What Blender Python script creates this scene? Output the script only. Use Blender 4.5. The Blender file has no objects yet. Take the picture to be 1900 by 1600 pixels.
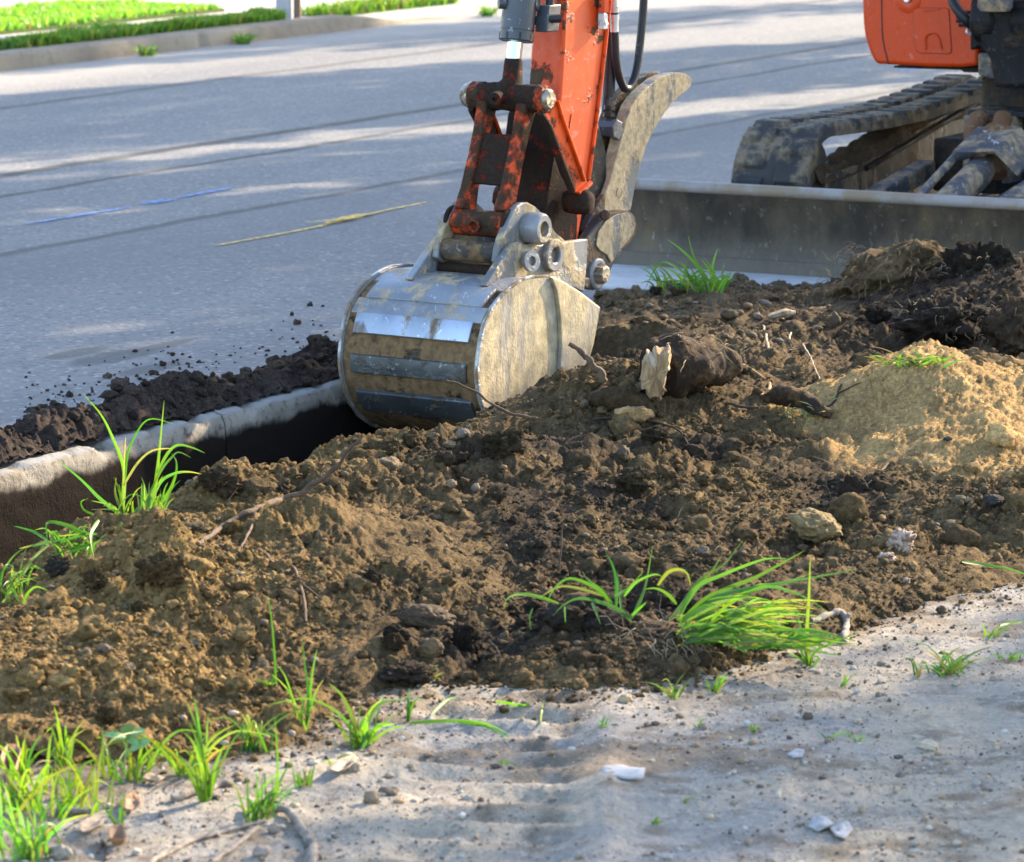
import bpy, math, random
import numpy as np
from mathutils import Vector, Matrix, noise as mnoise
R = math.radians
random.seed(7); RS = np.random.RandomState(7)
sc = bpy.context.scene; COL = sc.collection

# ------------------------------------------------------------------ camera
CH = 1.7; F = 7800.0; PIT = math.atan(1280 / 7800); CP, SP = math.cos(PIT), math.sin(PIT)
cam = bpy.data.cameras.new('camera'); camo = bpy.data.objects.new('camera', cam); COL.objects.link(camo)
camo.location = (0, 0, CH); camo.rotation_euler = (math.pi / 2 - PIT, 0, 0)
cam.sensor_fit = 'HORIZONTAL'; cam.sensor_width = 36; cam.lens = 36 * F / 1900
cam.clip_start = 0.1; cam.clip_end = 3000
cam.dof.use_dof = True; cam.dof.focus_distance = 9.9; cam.dof.aperture_fstop = 11.0
sc.camera = camo

# ------------------------------------------------------------------ light
SUN_AZ, SUN_EL = R(46), R(27)
SD = Vector((math.sin(SUN_AZ) * math.cos(SUN_EL), math.cos(SUN_AZ) * math.cos(SUN_EL), math.sin(SUN_EL)))
w = bpy.data.worlds.new('World'); sc.world = w; w.use_nodes = True
nt = w.node_tree; bg = nt.nodes['Background']
sky = nt.nodes.new('ShaderNodeTexSky'); sky.sky_type = 'NISHITA'; sky.sun_disc = False
sky.sun_elevation = SUN_EL; sky.sun_rotation = SUN_AZ; sky.air_density = 1.0; sky.dust_density = .9; sky.ozone_density = 1.2
nt.links.new(sky.outputs[0], bg.inputs[0]); bg.inputs[1].default_value = 0.15
sl = bpy.data.lights.new('sun', 'SUN'); sl.energy = 4.0; sl.angle = R(0.6); sl.color = (1.0, 0.82, 0.58)
so = bpy.data.objects.new('sun', sl); COL.objects.link(so)
so.rotation_euler = (-SD).to_track_quat('-Z', 'Y').to_euler(); so.location = SD * 30
sc.view_settings.view_transform = 'Standard'; sc.view_settings.look = 'None'
sc.view_settings.exposure = 2.2; sc.view_settings.gamma = 1
sc.render.engine = 'CYCLES'; sc.cycles.use_denoising = True
sc.cycles.max_bounces = 6; sc.cycles.transparent_max_bounces = 6

SOILK, STONEK = .45, .42            # how dark the soil and the stones are
# shade trees: metres towards the sun, metres across it, half width, crown bottom, crown top, leaves, label
TREES = [(19.1, 10.55, 2.25, 2.2, 8.8, 17000, 'broad street tree with a wide crown, nearest the excavator'),
         (21.3, 12.75, .62, 1.8, 8.6, 4600, 'narrow columnar street tree beside the broad one'),
         (22.4, 14.75, 1.05, 1.6, 9.0, 8000, 'mid sized street tree in the middle of the row'),
         (24.4, 15.95, .48, 2.2, 8.8, 2800, 'narrow columnar street tree beyond the mid sized one'),
         (27, 18.1, .75, 3.0, 9.0, 3600, 'slim street tree at the far end of the row'),
         (15.3, 3.15, 1.9, 3.2, 7.4, 6200, 'broad street tree on the near side, apart from the row')]
# ------------------------------------------------------------------ pixel of the photo -> point in the place
def ray(px, py):
    X, U = px - 950.0, 800.0 - py
    return Vector((X, F * CP + U * SP, -F * SP + U * CP))
def PZ(px, py, z=0.0):
    r = ray(px, py); return Vector((0, 0, CH)) + r * ((z - CH) / r.z)
def PD(px, py, D):
    r = ray(px, py); return Vector((0, 0, CH)) + r * (D / r.y)
def PP(px, py, o, n):
    r = ray(px, py); c = Vector((0, 0, CH)); return c + r * ((o - c).dot(n) / r.dot(n))
# road frame: DV along the road (away), NV across it (to the far side)
ang = math.atan2(4250, 7904); DV = Vector((math.sin(ang), math.cos(ang), 0)); NV = Vector((-math.cos(ang), math.sin(ang), 0))
def ST(s, t, z=0.0): return DV * s + NV * t + Vector((0, 0, z))
def st(p): return p.dot(DV), p.dot(NV)
T_KERB = st(PZ(315, 787, 0.03))[1]
T_FAR = st(PZ(375, 90))[1]

# ------------------------------------------------------------------ numpy noise
def pn(x, y, seed=0):
    x = np.asarray(x, float); y = np.asarray(y, float)
    xi = np.floor(x).astype(np.int64); yi = np.floor(y).astype(np.int64); xf = x - xi; yf = y - yi
    def g(ix, iy):
        h = (ix * 374761393 + iy * 668265263 + seed * 974634577) & 0x7fffffff
        h = ((h ^ (h >> 13)) * 1274126177) & 0x7fffffff; h = h ^ (h >> 16)
        a = (h & 1023) * (2 * math.pi / 1024); return np.cos(a), np.sin(a)
    u = xf * xf * xf * (xf * (xf * 6 - 15) + 10); v = yf * yf * yf * (yf * (yf * 6 - 15) + 10)
    def d(ix, iy, dx, dy):
        a, b = g(ix, iy); return a * dx + b * dy
    n00 = d(xi, yi, xf, yf); n10 = d(xi + 1, yi, xf - 1, yf); n01 = d(xi, yi + 1, xf, yf - 1); n11 = d(xi + 1, yi + 1, xf - 1, yf - 1)
    a = n00 + u * (n10 - n00); b = n01 + u * (n11 - n01)
    return (a + v * (b - a)) * 1.4
def sstep(a, b, x):
    t = np.clip((x - a) / (b - a), 0, 1); return t * t * (3 - 2 * t)

# ------------------------------------------------------------------ objects
def tag(o, label=None, cat=None, group=None, kind=None):
    if label: o['label'] = label
    if cat: o['category'] = cat
    if group: o['group'] = group
    if kind: o['kind'] = kind
    return o
def empty(name, loc, label=None, cat=None, group=None):
    o = bpy.data.objects.new(name, None); COL.objects.link(o); o.location = loc; o.empty_display_size = .1
    return tag(o, label, cat, group)
def link_mesh(name, me, mat, parent=None):
    o = bpy.data.objects.new(name, me); COL.objects.link(o)
    if mat: me.materials.append(mat)
    if parent:
        o.parent = parent; bpy.context.view_layer.update(); o.matrix_parent_inverse = parent.matrix_world.inverted()
    return o
def np_mesh(name, V, Fc, mat, parent=None, colors=None, smooth=True):
    """V (n,3); Fc (m,k) all same k"""
    me = bpy.data.meshes.new(name); V = np.asarray(V, np.float32); Fc = np.asarray(Fc, np.int32)
    k = Fc.shape[1]; me.vertices.add(len(V)); me.vertices.foreach_set('co', V.ravel())
    me.loops.add(Fc.size); me.loops.foreach_set('vertex_index', Fc.ravel())
    me.polygons.add(len(Fc)); me.polygons.foreach_set('loop_start', np.arange(0, Fc.size, k, dtype=np.int32))
    me.polygons.foreach_set('use_smooth', np.full(len(Fc), smooth))
    if colors is not None:
        a = me.color_attributes.new('Col', 'FLOAT_COLOR', 'POINT')
        c = np.ones((len(V), 4), np.float32); c[:, :3] = colors; a.data.foreach_set('color', c.ravel())
    me.update(calc_edges=True); me.validate()
    return link_mesh(name, me, mat, parent)

class MB:
    def __init__(s): s.v = []; s.f = []
    def add(s, vs, fs):
        b = len(s.v); s.v += [tuple(v) for v in vs]; s.f += [tuple(b + i for i in f) for f in fs]; return s
    def prism(s, A, B):
        n = len(A); fs = [tuple(range(n)), tuple(range(2 * n - 1, n - 1, -1))]
        fs += [(i, n + i, n + (i + 1) % n, (i + 1) % n) for i in range(n)]
        return s.add(list(A) + list(B), fs)
    def box(s, c, X, Y, Z):
        c = Vector(c); P = [c + X * a + Y * b + Z * d for d in (-1, 1) for a, b in ((-1, -1), (1, -1), (1, 1), (-1, 1))]
        return s.prism(P[:4], P[4:])
    def tube(s, path, rad, n=10, caps=True):
        path = [Vector(p) for p in path]
        if not hasattr(rad, '__len__'): rad = [rad] * len(path)
        vs = []; up = None
        for i, p in enumerate(path):
            t = (path[min(i + 1, len(path) - 1)] - path[max(i - 1, 0)]).normalized()
            if up is None: up = t.orthogonal().normalized()
            up = (up - t * up.dot(t)).normalized(); q = t.cross(up)
            for k in range(n):
                a = 2 * math.pi * k / n; vs.append(p + (up * math.cos(a) + q * math.sin(a)) * rad[i])
        fs = [(i * n + k, i * n + (k + 1) % n, (i + 1) * n + (k + 1) % n, (i + 1) * n + k) for i in range(len(path) - 1) for k in range(n)]
        if caps: fs += [tuple(range(n - 1, -1, -1)), tuple(range((len(path) - 1) * n, len(path) * n))]
        return s.add(vs, fs)
    def cyl(s, p0, p1, r, r1=None, n=24): return s.tube([p0, p1], [r, r if r1 is None else r1], n)
    def lathe(s, p0, ax, prof, n=28):
        """prof: (distance along axis, radius); open tube following the profile"""
        ax = Vector(ax).normalized(); p0 = Vector(p0); u = ax.orthogonal().normalized(); q = ax.cross(u)
        vs = [p0 + ax * d + (u * math.cos(2 * math.pi * k / n) + q * math.sin(2 * math.pi * k / n)) * r for d, r in prof for k in range(n)]
        fs = [(i * n + k, i * n + (k + 1) % n, (i + 1) * n + (k + 1) % n, (i + 1) * n + k) for i in range(len(prof) - 1) for k in range(n)]
        return s.add(vs, fs)
    def build(s, name, mat, parent=None, bevel=0.0, seg=2, ang=35, sub=0, lump=None):
        me = bpy.data.meshes.new(name); me.from_pydata(s.v, [], s.f); me.validate()
        import bmesh
        bm = bmesh.new(); bm.from_mesh(me); bmesh.ops.recalc_face_normals(bm, faces=bm.faces)
        if sub: bmesh.ops.subdivide_edges(bm, edges=bm.edges, cuts=sub, use_grid_fill=True)
        if lump:
            bm.normal_update()
            for v in bm.verts: v.co += v.normal * lump[0] * (mnoise.noise(v.co * lump[1]) + .5 * mnoise.noise(v.co * lump[1] * 2.3) + .32 * mnoise.noise(v.co * lump[1] * 5.7))
        bm.to_mesh(me); bm.free()
        for p in me.polygons: p.use_smooth = True
        me.set_sharp_from_angle(angle=R(ang))
        o = link_mesh(name, me, mat, parent)
        if bevel:
            m = o.modifiers.new('bevel', 'BEVEL'); m.width = bevel; m.segments = seg; m.limit_method = 'ANGLE'; m.angle_limit = R(30); m.harden_normals = False
        return o

def catmull(P, n=6):
    P = [Vector(p) for p in P]; out = []
    for i in range(len(P) - 1):
        a, b, c, d = P[max(i - 1, 0)], P[i], P[i + 1], P[min(i + 2, len(P) - 1)]
        for k in range(n):
            t = k / n; out.append(.5 * (2 * b + (c - a) * t + (2 * a - 5 * b + 4 * c - d) * t * t + (3 * b - a - 3 * c + d) * t ** 3))
    out.append(P[-1]); return out

# ------------------------------------------------------------------ materials
class NT:
    def __init__(s, name):
        s.m = bpy.data.materials.new(name); s.m.use_nodes = True; s.t = s.m.node_tree
        s.b = s.t.nodes['Principled BSDF']; s.b.inputs['Specular IOR Level'].default_value = .35
        s.tc = s.t.nodes.new('ShaderNodeTexCoord')
    def n(s, kind, **kw):
        d = s.t.nodes.new('ShaderNode' + kind)
        for k, v in kw.items(): setattr(d, k, v)
        return d
    def l(s, a, b): s.t.links.new(a, b)
    def put(s, sock, v):
        if isinstance(v, bpy.types.NodeSocket): s.l(v, sock)
        elif isinstance(v, (tuple, list)) and len(v) == 3 and sock.type == 'RGBA': sock.default_value = (*v, 1)
        else: sock.default_value = v
    def coord(s, scale=(1, 1, 1)):
        m = s.n('Mapping'); s.l(s.tc.outputs['Object'], m.inputs[0]); m.inputs['Scale'].default_value = scale; return m.outputs[0]
    def noise(s, scale, detail=4, rough=.55, stretch=None, dist=0):
        t = s.n('TexNoise'); t.inputs['Scale'].default_value = scale; t.inputs['Detail'].default_value = detail; t.inputs['Roughness'].default_value = rough; t.inputs['Distortion'].default_value = dist
        s.l(s.coord(stretch) if stretch else s.tc.outputs['Object'], t.inputs['Vector']); return t.outputs['Fac']
    def voro(s, scale, feature='F1', out='Distance', rnd=1.0):
        t = s.n('TexVoronoi', feature=feature); t.inputs['Scale'].default_value = scale; t.inputs['Randomness'].default_value = rnd
        s.l(s.tc.outputs['Object'], t.inputs['Vector']); return t.outputs[out]
    def ramp(s, fac, a, b, lo=0.0, hi=1.0):
        m = s.n('MapRange', interpolation_type='SMOOTHSTEP'); s.l(fac, m.inputs[0])
        m.inputs[1].default_value = a; m.inputs[2].default_value = b; m.inputs[3].default_value = lo; m.inputs[4].default_value = hi; return m.outputs[0]
    def mix(s, fac, a, b, mode='MIX'):
        m = s.n('Mix', data_type='RGBA', blend_type=mode); s.put(m.inputs[0], fac); s.put(m.inputs[6], a); s.put(m.inputs[7], b); return m.outputs[2]
    def math(s, op, a, b=0.0, c=0.0):
        m = s.n('Math', operation=op); s.put(m.inputs[0], a); s.put(m.inputs[1], b); s.put(m.inputs[2], c); return m.outputs[0]
    def attr(s, name='Col'):
        a = s.n('Attribute', attribute_name=name); return a.outputs['Color']
    def bump(s, h, strength=.5, dist=.01, prev=None):
        b = s.n('Bump'); b.inputs['Strength'].default_value = strength; b.inputs['Distance'].default_value = dist; s.l(h, b.inputs['Height'])
        if prev: s.l(prev, b.inputs['Normal'])
        return b.outputs[0]
    def out(s, col=None, rough=None, metal=None, normal=None):
        if col is not None: s.put(s.b.inputs['Base Color'], col)
        if rough is not None: s.put(s.b.inputs['Roughness'], rough)
        if metal is not None: s.put(s.b.inputs['Metallic'], metal)
        if normal is not None: s.l(normal, s.b.inputs['Normal'])
        return s.m

def soil_mat(name, attr=True, base=(.2, .13, .07), fine=1.0):
    q = NT(name); c = q.attr() if attr else base
    n1 = q.noise(9, 6, .6); n2 = q.noise(70, 5, .65); n3 = q.noise(260, 4, .7)
    k = q.math('MULTIPLY', q.ramp(n1, .3, .7, .72, 1.25), q.ramp(n2, .3, .72, .68, 1.3))
    k = q.math('MULTIPLY', k, q.ramp(n3, .3, .7, .8, 1.2))
    g = q.n('CombineColor'); [q.l(k, g.inputs[i]) for i in range(3)]
    c2 = q.mix(1.0, c, g.outputs[0], 'MULTIPLY')
    n4 = q.noise(135, 4, .7); b = q.bump(n2, 1.0 * fine, .016); b = q.bump(n4, .9 * fine, .009, b); b = q.bump(n3, .9 * fine, .005, b)
    q.b.inputs['Specular IOR Level'].default_value = .12
    return q.out(c2, .93, 0, b)
def muddy(name, base, metal, rough, mud=(.33, .25, .15), amt=.5, scale=14, rust=None, rust_amt=.5, stretch=(1, 1, 1), scratch=0.0, edge=.08, bumpd=.004, mudrough=.9, var=.25, spec=.14):
    """a base finish, optionally rusted, with dried mud lying on it in patches of its own"""
    q = NT(name); q.b.inputs['Specular IOR Level'].default_value = spec; v = q.noise(5, 4, .6); c = q.mix(q.ramp(v, .3, .7), tuple(x * (1 - var) for x in base), tuple(min(1, x * (1 + var)) for x in base))
    mt = metal; rg = q.ramp(q.noise(40, 4, .7), .3, .7, max(.05, rough - .1), rough + .12)
    if rust:
        rf = q.ramp(q.noise(scale * 1.7, 6, .65), rust_amt - .04, rust_amt + .06); rc = q.mix(q.ramp(q.noise(60, 3), .35, .65), rust, tuple(x * .45 for x in rust))
        c = q.mix(rf, c, rc); rg = q.math('MAXIMUM', rg, q.math('MULTIPLY', rf, .8))
        mt = q.math('MULTIPLY', q.math('SUBTRACT', 1.0, rf), metal)
    if scratch:
        sn = q.ramp(q.noise(55, 3, .6, (1.2, .18, .9), .6), .63, .68, 0, scratch); c = q.mix(sn, c, (.62, .62, .62))
    mn = q.noise(scale, 7, .62, stretch); mf = q.ramp(mn, 1 - amt - edge, 1 - amt + edge) if amt < 1 else q.ramp(mn, 0, .01)
    mc = q.mix(q.ramp(q.noise(scale * 4, 5, .65), .3, .7), tuple(x * .68 for x in mud), tuple(min(1, x * 1.25) for x in mud))
    c = q.mix(mf, c, mc); rg = q.math('MAXIMUM', q.math('MULTIPLY', mf, mudrough), rg)
    mt = q.math('MULTIPLY', q.math('SUBTRACT', 1.0, mf), mt)
    b = q.bump(mf, .7, bumpd); b = q.bump(q.math('MULTIPLY', q.noise(120, 5, .7), mf), .6, .004, b)
    return q.out(c, rg, mt, b)
# ================================================================== terrain heights
def tps_fit(P):
    P = np.array(P, float); n = len(P); d = np.linalg.norm(P[:, None, :2] - P[None, :, :2], axis=2)
    K = np.where(d > 0, d * d * np.log(d + 1e-12), 0) + np.eye(n) * 0.002
    Q = np.hstack([np.ones((n, 1)), P[:, :2]]); A = np.block([[K, Q], [Q.T, np.zeros((3, 3))]])
    s = np.linalg.solve(A, np.concatenate([P[:, 2], np.zeros(3)])); return P[:, :2], s
def tps_eval(fit, x, y):
    C, s = fit; z = s[-3] + s[-2] * x + s[-1] * y
    for i in range(len(C)):
        r2 = (x - C[i, 0]) ** 2 + (y - C[i, 1]) ** 2; z = z + s[i] * .5 * r2 * np.log(r2 + 1e-12)
    return z
pts = []
BASE = [(-350, 1440), (-150, 1435), (0, 1425), (150, 1418), (300, 1402), (430, 1388), (560, 1352), (640, 1305), (720, 1272), (850, 1258), (1000, 1268), (1150, 1280), (1300, 1252), (1400, 1225), (1550, 1165), (1650, 1135), (1800, 1095), (1900, 1072), (2050, 1040), (2250, 1000)]
for px, py in BASE:
    p = PZ(px, py, 0.0); pts.append((p.x, p.y, 0.012)); pts.append((p.x, p.y - .14, -.05)); pts.append((p.x, p.y - .5, -.12)); pts.append((p.x, p.y + .16, .042))
CREST = [(-350, 1190, 7.7), (-150, 1165, 7.85), (0, 1130, 8.0), (130, 1062, 8.1), (290, 1008, 8.2), (420, 905, 8.7), (560, 872, 8.9), (650, 862, 9.0), (700, 855, 9.0), (790, 828, 9.05), (900, 828, 9.1), (970, 800, 9.4), (1090, 752, 9.6), (1200, 665, 9.8), (1330, 700, 9.9), (1450, 735, 9.9), (1560, 705, 9.95), (1650, 692, 9.8), (1790, 722, 9.65), (1900, 765, 9.45), (2060, 800, 9.4), (2250, 840, 9.3),
         # faces
         (150, 1250, 7.3), (0, 1250, 7.3), (-150, 1290, 7.2), (-350, 1300, 7.15), (100, 1320, 7.2), (250, 1320, 7.2), (450, 1270, 7.45), (600, 1190, 7.7), (850, 1180, 7.85), (30, 1380, 7.1), (200, 1370, 7.1), (400, 1340, 7.25), (300, 1200, 7.5), (450, 1130, 7.85), (600, 1050, 8.1), (750, 1100, 8.0), (700, 930, 8.6), (900, 950, 8.65), (1000, 1120, 8.15), (1100, 880, 8.95), (1300, 900, 9.0), (1300, 1060, 8.4), (1500, 950, 8.85), (1600, 830, 9.3), (1750, 850, 9.15), (1700, 1000, 8.7), (1900, 900, 9.0), (1480, 800, 9.5),
         # behind the crest
         (1110, 640, 10.7), (1250, 610, 11.0), (1400, 640, 11.2), (1550, 662, 11.2), (1700, 668, 11.1), (1850, 668, 11.1), (2050, 668, 11.1),
         (1120, 560, 12.5), (1250, 545, 12.7), (1400, 535, 12.75), (1500, 535, 12.7), (1570, 540, 12.4), (1700, 520, 12.3), (1850, 520, 12.2), (2050, 520, 12.2), (2250, 540, 12.2), (1330, 580, 11.8), (1480, 590, 11.8)]
for px, py, D in CREST:
    p = PD(px, py, D); pts.append(tuple(p))
for px, D, z in ((150, 8.75, .05), (300, 9.0, .06), (420, 9.25, .07), (560, 9.55, .06), (700, 9.8, .05), (850, 10.05, .07), (1000, 10.35, .10), (1090, 10.4, .12)): p = PD(px, 800, D); pts.append((p.x, p.y, z))
for px in (1110, 1300, 1500, 1800, 2100): p = PD(px, 500, 13.35); pts.append((p.x, p.y, -.03))
FIT = tps_fit(pts)
T_EDGE = T_KERB - .80; S_END = st(PD(1010, 640, 11.3))[0]; S_FADE = .25
def trench_cap(s, t):
    n = pn(s * 5, t * 5, 9) * .05 + pn(s * 17, t * 17, 19) * .02
    tr = .10 - np.clip(t + n - T_EDGE, -1, 9) * 1.5
    en = -.42 + np.clip((s + n * 1.5 - S_END + 1.3), 0, 1.3) * .24 + np.clip((s + n * 1.5 - S_END), 0, 9) * 1.6            # far end of the trench slopes up again
    return np.maximum(np.maximum(tr, en), -.42)
SB0 = st(PZ(980, 615))[0]; SB1, TB = st(PZ(1120, 545))
LUMP = []                                                            # extra mounds: px, py, D, radius, height
for px, py, D, r, h in [(290, 1060, 8.05, .14, .085), (410, 900, 8.7, .07, .05), (760, 800, 8.95, .09, .025), (920, 815, 9.0, .07, .03), (930, 850, 8.9, .06, .03), (1160, 745, 9.6, .16, .05), (1650, 745, 9.65, .19, .055), (1800, 780, 9.5, .22, .065), (1740, 760, 9.7, .07, .02), (1850, 840, 9.3, .08, .025), (1240, 1175, 8.0, .10, .04), (1230, 840, 9.2, .07, .04), (350, 1190, 7.85, .08, .03), (600, 1010, 8.4, .08, .03), (840, 1140, 8.1, .05, .03), (1870, 600, 11.5, .28, .17), (1800, 560, 11.9, .20, .13), (1640, 545, 12.2, .14, .06)]:
    p = PD(px, py, D); LUMP.append((p.x, p.y, r, h))
def pile_base(x, y):
    z = tps_eval(FIT, x, y)
    for lx, ly, r, h in LUMP: z = z + h * np.exp(-(((x - lx) ** 2 + (y - ly) ** 2) / (r * r)))
    return z
def sandiness(x, y):
    """where the yellow sand was tipped"""
    p = PD(1740, 790, 9.6); q = ((x - p.x) / .37) ** 2 + ((y - p.y + .02) / .55) ** 2
    return 1 - sstep(.55, 1.15, q + .35 * pn(x * 4, y * 4, 3) + .25 * pn(x * 13, y * 13, 4))
def bill(x, y, f, seed): return np.abs(pn(x * f, y * f, seed)) * 2 - .55
def pile_detail(x, y):
    sand = sandiness(x, y)
    wx = x + .02 * pn(x * 9, y * 9, 50); wy = y + .02 * pn(x * 9, y * 9, 51)
    patch = .55 + .9 * sstep(-.3, .45, pn(x * 2.6, y * 2.6, 77))
    d = .030 * pn(wx * 4, wy * 4, 1) + (1 - .6 * sand) * patch * (.018 * bill(wx, wy, 9, 2) + .0095 * bill(wx, wy, 22, 5) + .0062 * bill(wx, wy, 52, 6) + .0034 * bill(wx, wy, 115, 7))
    d = d + sand * (.007 * pn(x * 22, y * 22, 8) + .005 * bill(x, y, 60, 12) + .003 * bill(x, y, 130, 13))
    return d
def ground_h(x, y):
    z = .008 * pn(x * 1.3, y * 1.3, 21) + .0045 * pn(x * 5, y * 5, 22) + .003 * pn(x * 17, y * 17, 23) + .0024 * bill(x, y, 45, 24) + .0025 * bill(x, y, 19, 25) * sstep(-.2, .4, pn(x * 2.2, y * 2.2, 26))
    # lug prints of the rubber tracks crossing the sand towards the road
    c = -.02 + .028 * (y - 6.5); m = (1 - sstep(.10, .16, np.abs(x - c + .02))) * (1 - sstep(7.3, 7.75, y)) * sstep(5.9, 6.2, y)
    ph = y * 2 * math.pi / .118 + .9 * np.sin(x * 9) + 1.3 * pn(x * 3, y * 3, 27)
    z = z + m * (.0140 * np.sin(ph) * (.6 + .8 * pn(x * 6, y * 6, 28)) - .012)
    z = z + .010 * np.exp(-((x - c - .17) / .035) ** 2) * (1 - sstep(7.2, 7.6, y))
    u = x - .62 - .10 * (y - 6.6); m2 = (1 - sstep(.14, .20, np.abs(u))) * (1 - sstep(7.4, 8.0, y))
    z = z + m2 * (-.006 + .0015 * np.sin(y * 2 * math.pi / .1 + 12 * u))
    return z
def ground_full(x, y):
    s = x * DV.x + y * DV.y; t = x * NV.x + y * NV.y
    z = ground_h(x, y); onroad = sstep(T_KERB - .12, T_KERB + .02, t); 
    z = np.minimum(z, trench_cap(s, t) + .02)
    z = z * (1 - sstep(12.6, 13.0, y)) ; z = z - .03 * sstep(12.5, 12.9, y) 
    return np.where(t > T_KERB + .075, -.05, z)
def pile_full(x, y):
    s = x * DV.x + y * DV.y; t = x * NV.x + y * NV.y
    b = pile_base(x, y); a = sstep(-.06, .05, b)
    z = b + pile_detail(x, y) * (.25 + .75 * a)
    z = np.minimum(z, trench_cap(s, t) + .35 * pile_detail(x, y) + 9 * sstep(S_END + .4, S_END + .7, s))
    lim = T_KERB + .01 + (TB - T_KERB) * sstep(SB0, SB1, s) + .05 * pn(s * 4, t * 4, 55) * sstep(SB0, SB1, s)
    u = x / y * 7904 + 950; z = z - .45 * sstep(1960, 2330, u + 40 * pn(x * 5, y * 5, 57)) ** 1.5
    return z - 3 * np.clip(t - lim + .06, 0, 1)
DARK = [(985, 900, 8.75, .10, .16), (1050, 820, 9.2, .22, .16), (1020, 1215, 7.85, .26, .24), (1150, 1190, 7.95, .26, .24), (900, 1250, 7.7, .20, .12), (1000, 1000, 8.5, .10, .22), (1120, 950, 8.8, .16, .10), (1550, 860, 9.1, .10, .2), (1330, 800, 9.3, .14, .10), (860, 820, 9.0, .10, .06), (540, 900, 8.7, .14, .10), (1100, 660, 10.3, .3, .5), (1780, 590, 11.7, .42, .8)]
DARK = [(PD(a, b, D).x, PD(a, b, D).y, rx, ry) for a, b, D, rx, ry in DARK]
SOILM = .86
def soil_color(x, y, h):
    """colour of the soil itself: dry tan-olive fill on the left, dark humus in the middle, yellow sand on the right"""
    n = .5 + .5 * pn(x * 3.1, y * 3.1, 31) + .35 * pn(x * 11, y * 11, 32) + .25 * pn(x * 37, y * 37, 33)
    dk = np.zeros_like(x)
    for cx, cy, rx, ry in DARK: dk = np.maximum(dk, np.exp(-((x - cx) / rx) ** 2 - ((y - cy) / ry) ** 2))
    dk = .86 * np.clip(dk * 1.2 + .75 * pn(x * 6, y * 6, 34) * (dk + .30), 0, 1)
    left = 1 - sstep(-.62, -.15, x + .15 * pn(x * 4, y * 4, 35))
    tan = np.array([.295, .188, .072]); brown = np.array([.132, .090, .048]); hum = np.array([.046, .034, .025]); sand = np.array([.50, .315, .128]); grey = np.array([.23, .175, .11])
    k = np.clip(.22 + .75 * left + .55 * (n - .5), 0, 1.15)[..., None]
    c = brown * (1 - k) + tan * k
    far = sstep(10.2, 11.0, y)[..., None] * np.clip(n, 0, 1)[..., None] * .8; c = c * (1 - far) + grey * far
    c = c * (1 - dk[..., None]) + hum * dk[..., None]
    s = (sandiness(x, y) * (.94 - .35 * sstep(.1, .6, pn(x * 9, y * 9, 37))))[..., None]; c = c * SOILM * (1 - s) + sand * .95 * s
    return c
# one combined height grid for seating things
_gx = np.linspace(-2.2, 2.6, 481); _gy = np.linspace(5.6, 14.0, 841)
_X, _Y = np.meshgrid(_gx, _gy); _H = np.maximum(ground_full(_X, _Y), pile_full(_X, _Y))
def HT(x, y):
    i = min(max((x + 2.2) / .01, 0), 479.99); j = min(max((y - 5.6) / .01, 0), 839.99); a, b = int(i), int(j); u, v = i - a, j - b
    return float((_H[b, a] * (1 - u) + _H[b, a + 1] * u) * (1 - v) + (_H[b + 1, a] * (1 - u) + _H[b + 1, a + 1] * u) * v)
def hit(px, py):
    r = ray(px, py); D = 5.7
    while D < 13.8:
        z = CH + r.z * D / r.y
        if z <= HT(r.x * D / r.y, D): break
        D += .01
    return Vector((r.x * D / r.y, D, HT(r.x * D / r.y, D)))

def persp_grid(px0, px1, dpx, y0, y1, dy0, dy1):
    us = np.arange(px0, px1 + dpx, dpx); ys = [y0]
    while ys[-1] < y1: ys.append(ys[-1] + dy0 + (dy1 - dy0) * (ys[-1] - y0) / (y1 - y0))
    ys = np.array(ys); Y, U = np.meshgrid(ys, us, indexing='ij'); X = (U - 950) / 7904 * Y
    return X, Y
def grid_faces(n, m, keep=None):
    i = np.arange(n * m).reshape(n, m); q = np.stack([i[:-1, :-1], i[:-1, 1:], i[1:, 1:], i[1:, :-1]], -1).reshape(-1, 4)
    return q if keep is None else q[keep[:-1, :-1].ravel() | keep[1:, 1:].ravel() | keep[:-1, 1:].ravel() | keep[1:, :-1].ravel()]
def compact(V, Fc, C=None):
    u, inv = np.unique(Fc, return_inverse=True); return V[u], inv.reshape(Fc.shape), (C[u] if C is not None else None)

M_SOIL = soil_mat('soil')
# ------------------------------------------------------------------ pale sandy ground, with the trench cut into it
q = NT('pale_sand')
n1 = q.noise(2.2, 5, .6); n2 = q.noise(16, 6, .65); n3 = q.noise(140, 4, .7); n4 = q.noise(6, 5, .6)
c = q.mix(q.ramp(n1, .38, .62), (.330, .280, .210), (.255, .238, .218)); c = q.mix(q.ramp(n2, .48, .72, 0, .8), c, (.205, .178, .148))
c = q.mix(q.ramp(n4, .52, .66, 0, .75), c, (.135, .108, .080)); c = q.mix(q.ramp(n3, .48, .70, 0, .75), c, (.16, .138, .115)); c = q.mix(q.ramp(q.noise(55, 5, .75), .50, .66, 0, .6), c, (.40, .36, .30)); c = q.mix(q.ramp(q.voro(210), .0, .16, .5, 0), c, (.46, .42, .36))
sa_ = q.n('SeparateColor'); q.l(q.attr(), sa_.inputs[0]); c = q.mix(sa_.outputs[0], c, q.mix(q.ramp(n2, .4, .6), (.17, .120, .074), (.10, .072, .047)))
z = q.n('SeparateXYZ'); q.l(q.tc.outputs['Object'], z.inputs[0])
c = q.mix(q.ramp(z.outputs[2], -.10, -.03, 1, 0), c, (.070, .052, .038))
M_SAND = q.out(c, .95, 0, q.bump(n3, .8, .008, q.bump(n2, .7, .018))); q.b.inputs['Specular IOR Level'].default_value = .1
X, Y = persp_grid(-900, 2800, 6, 5.2, 13.6, .011, .020)
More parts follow.
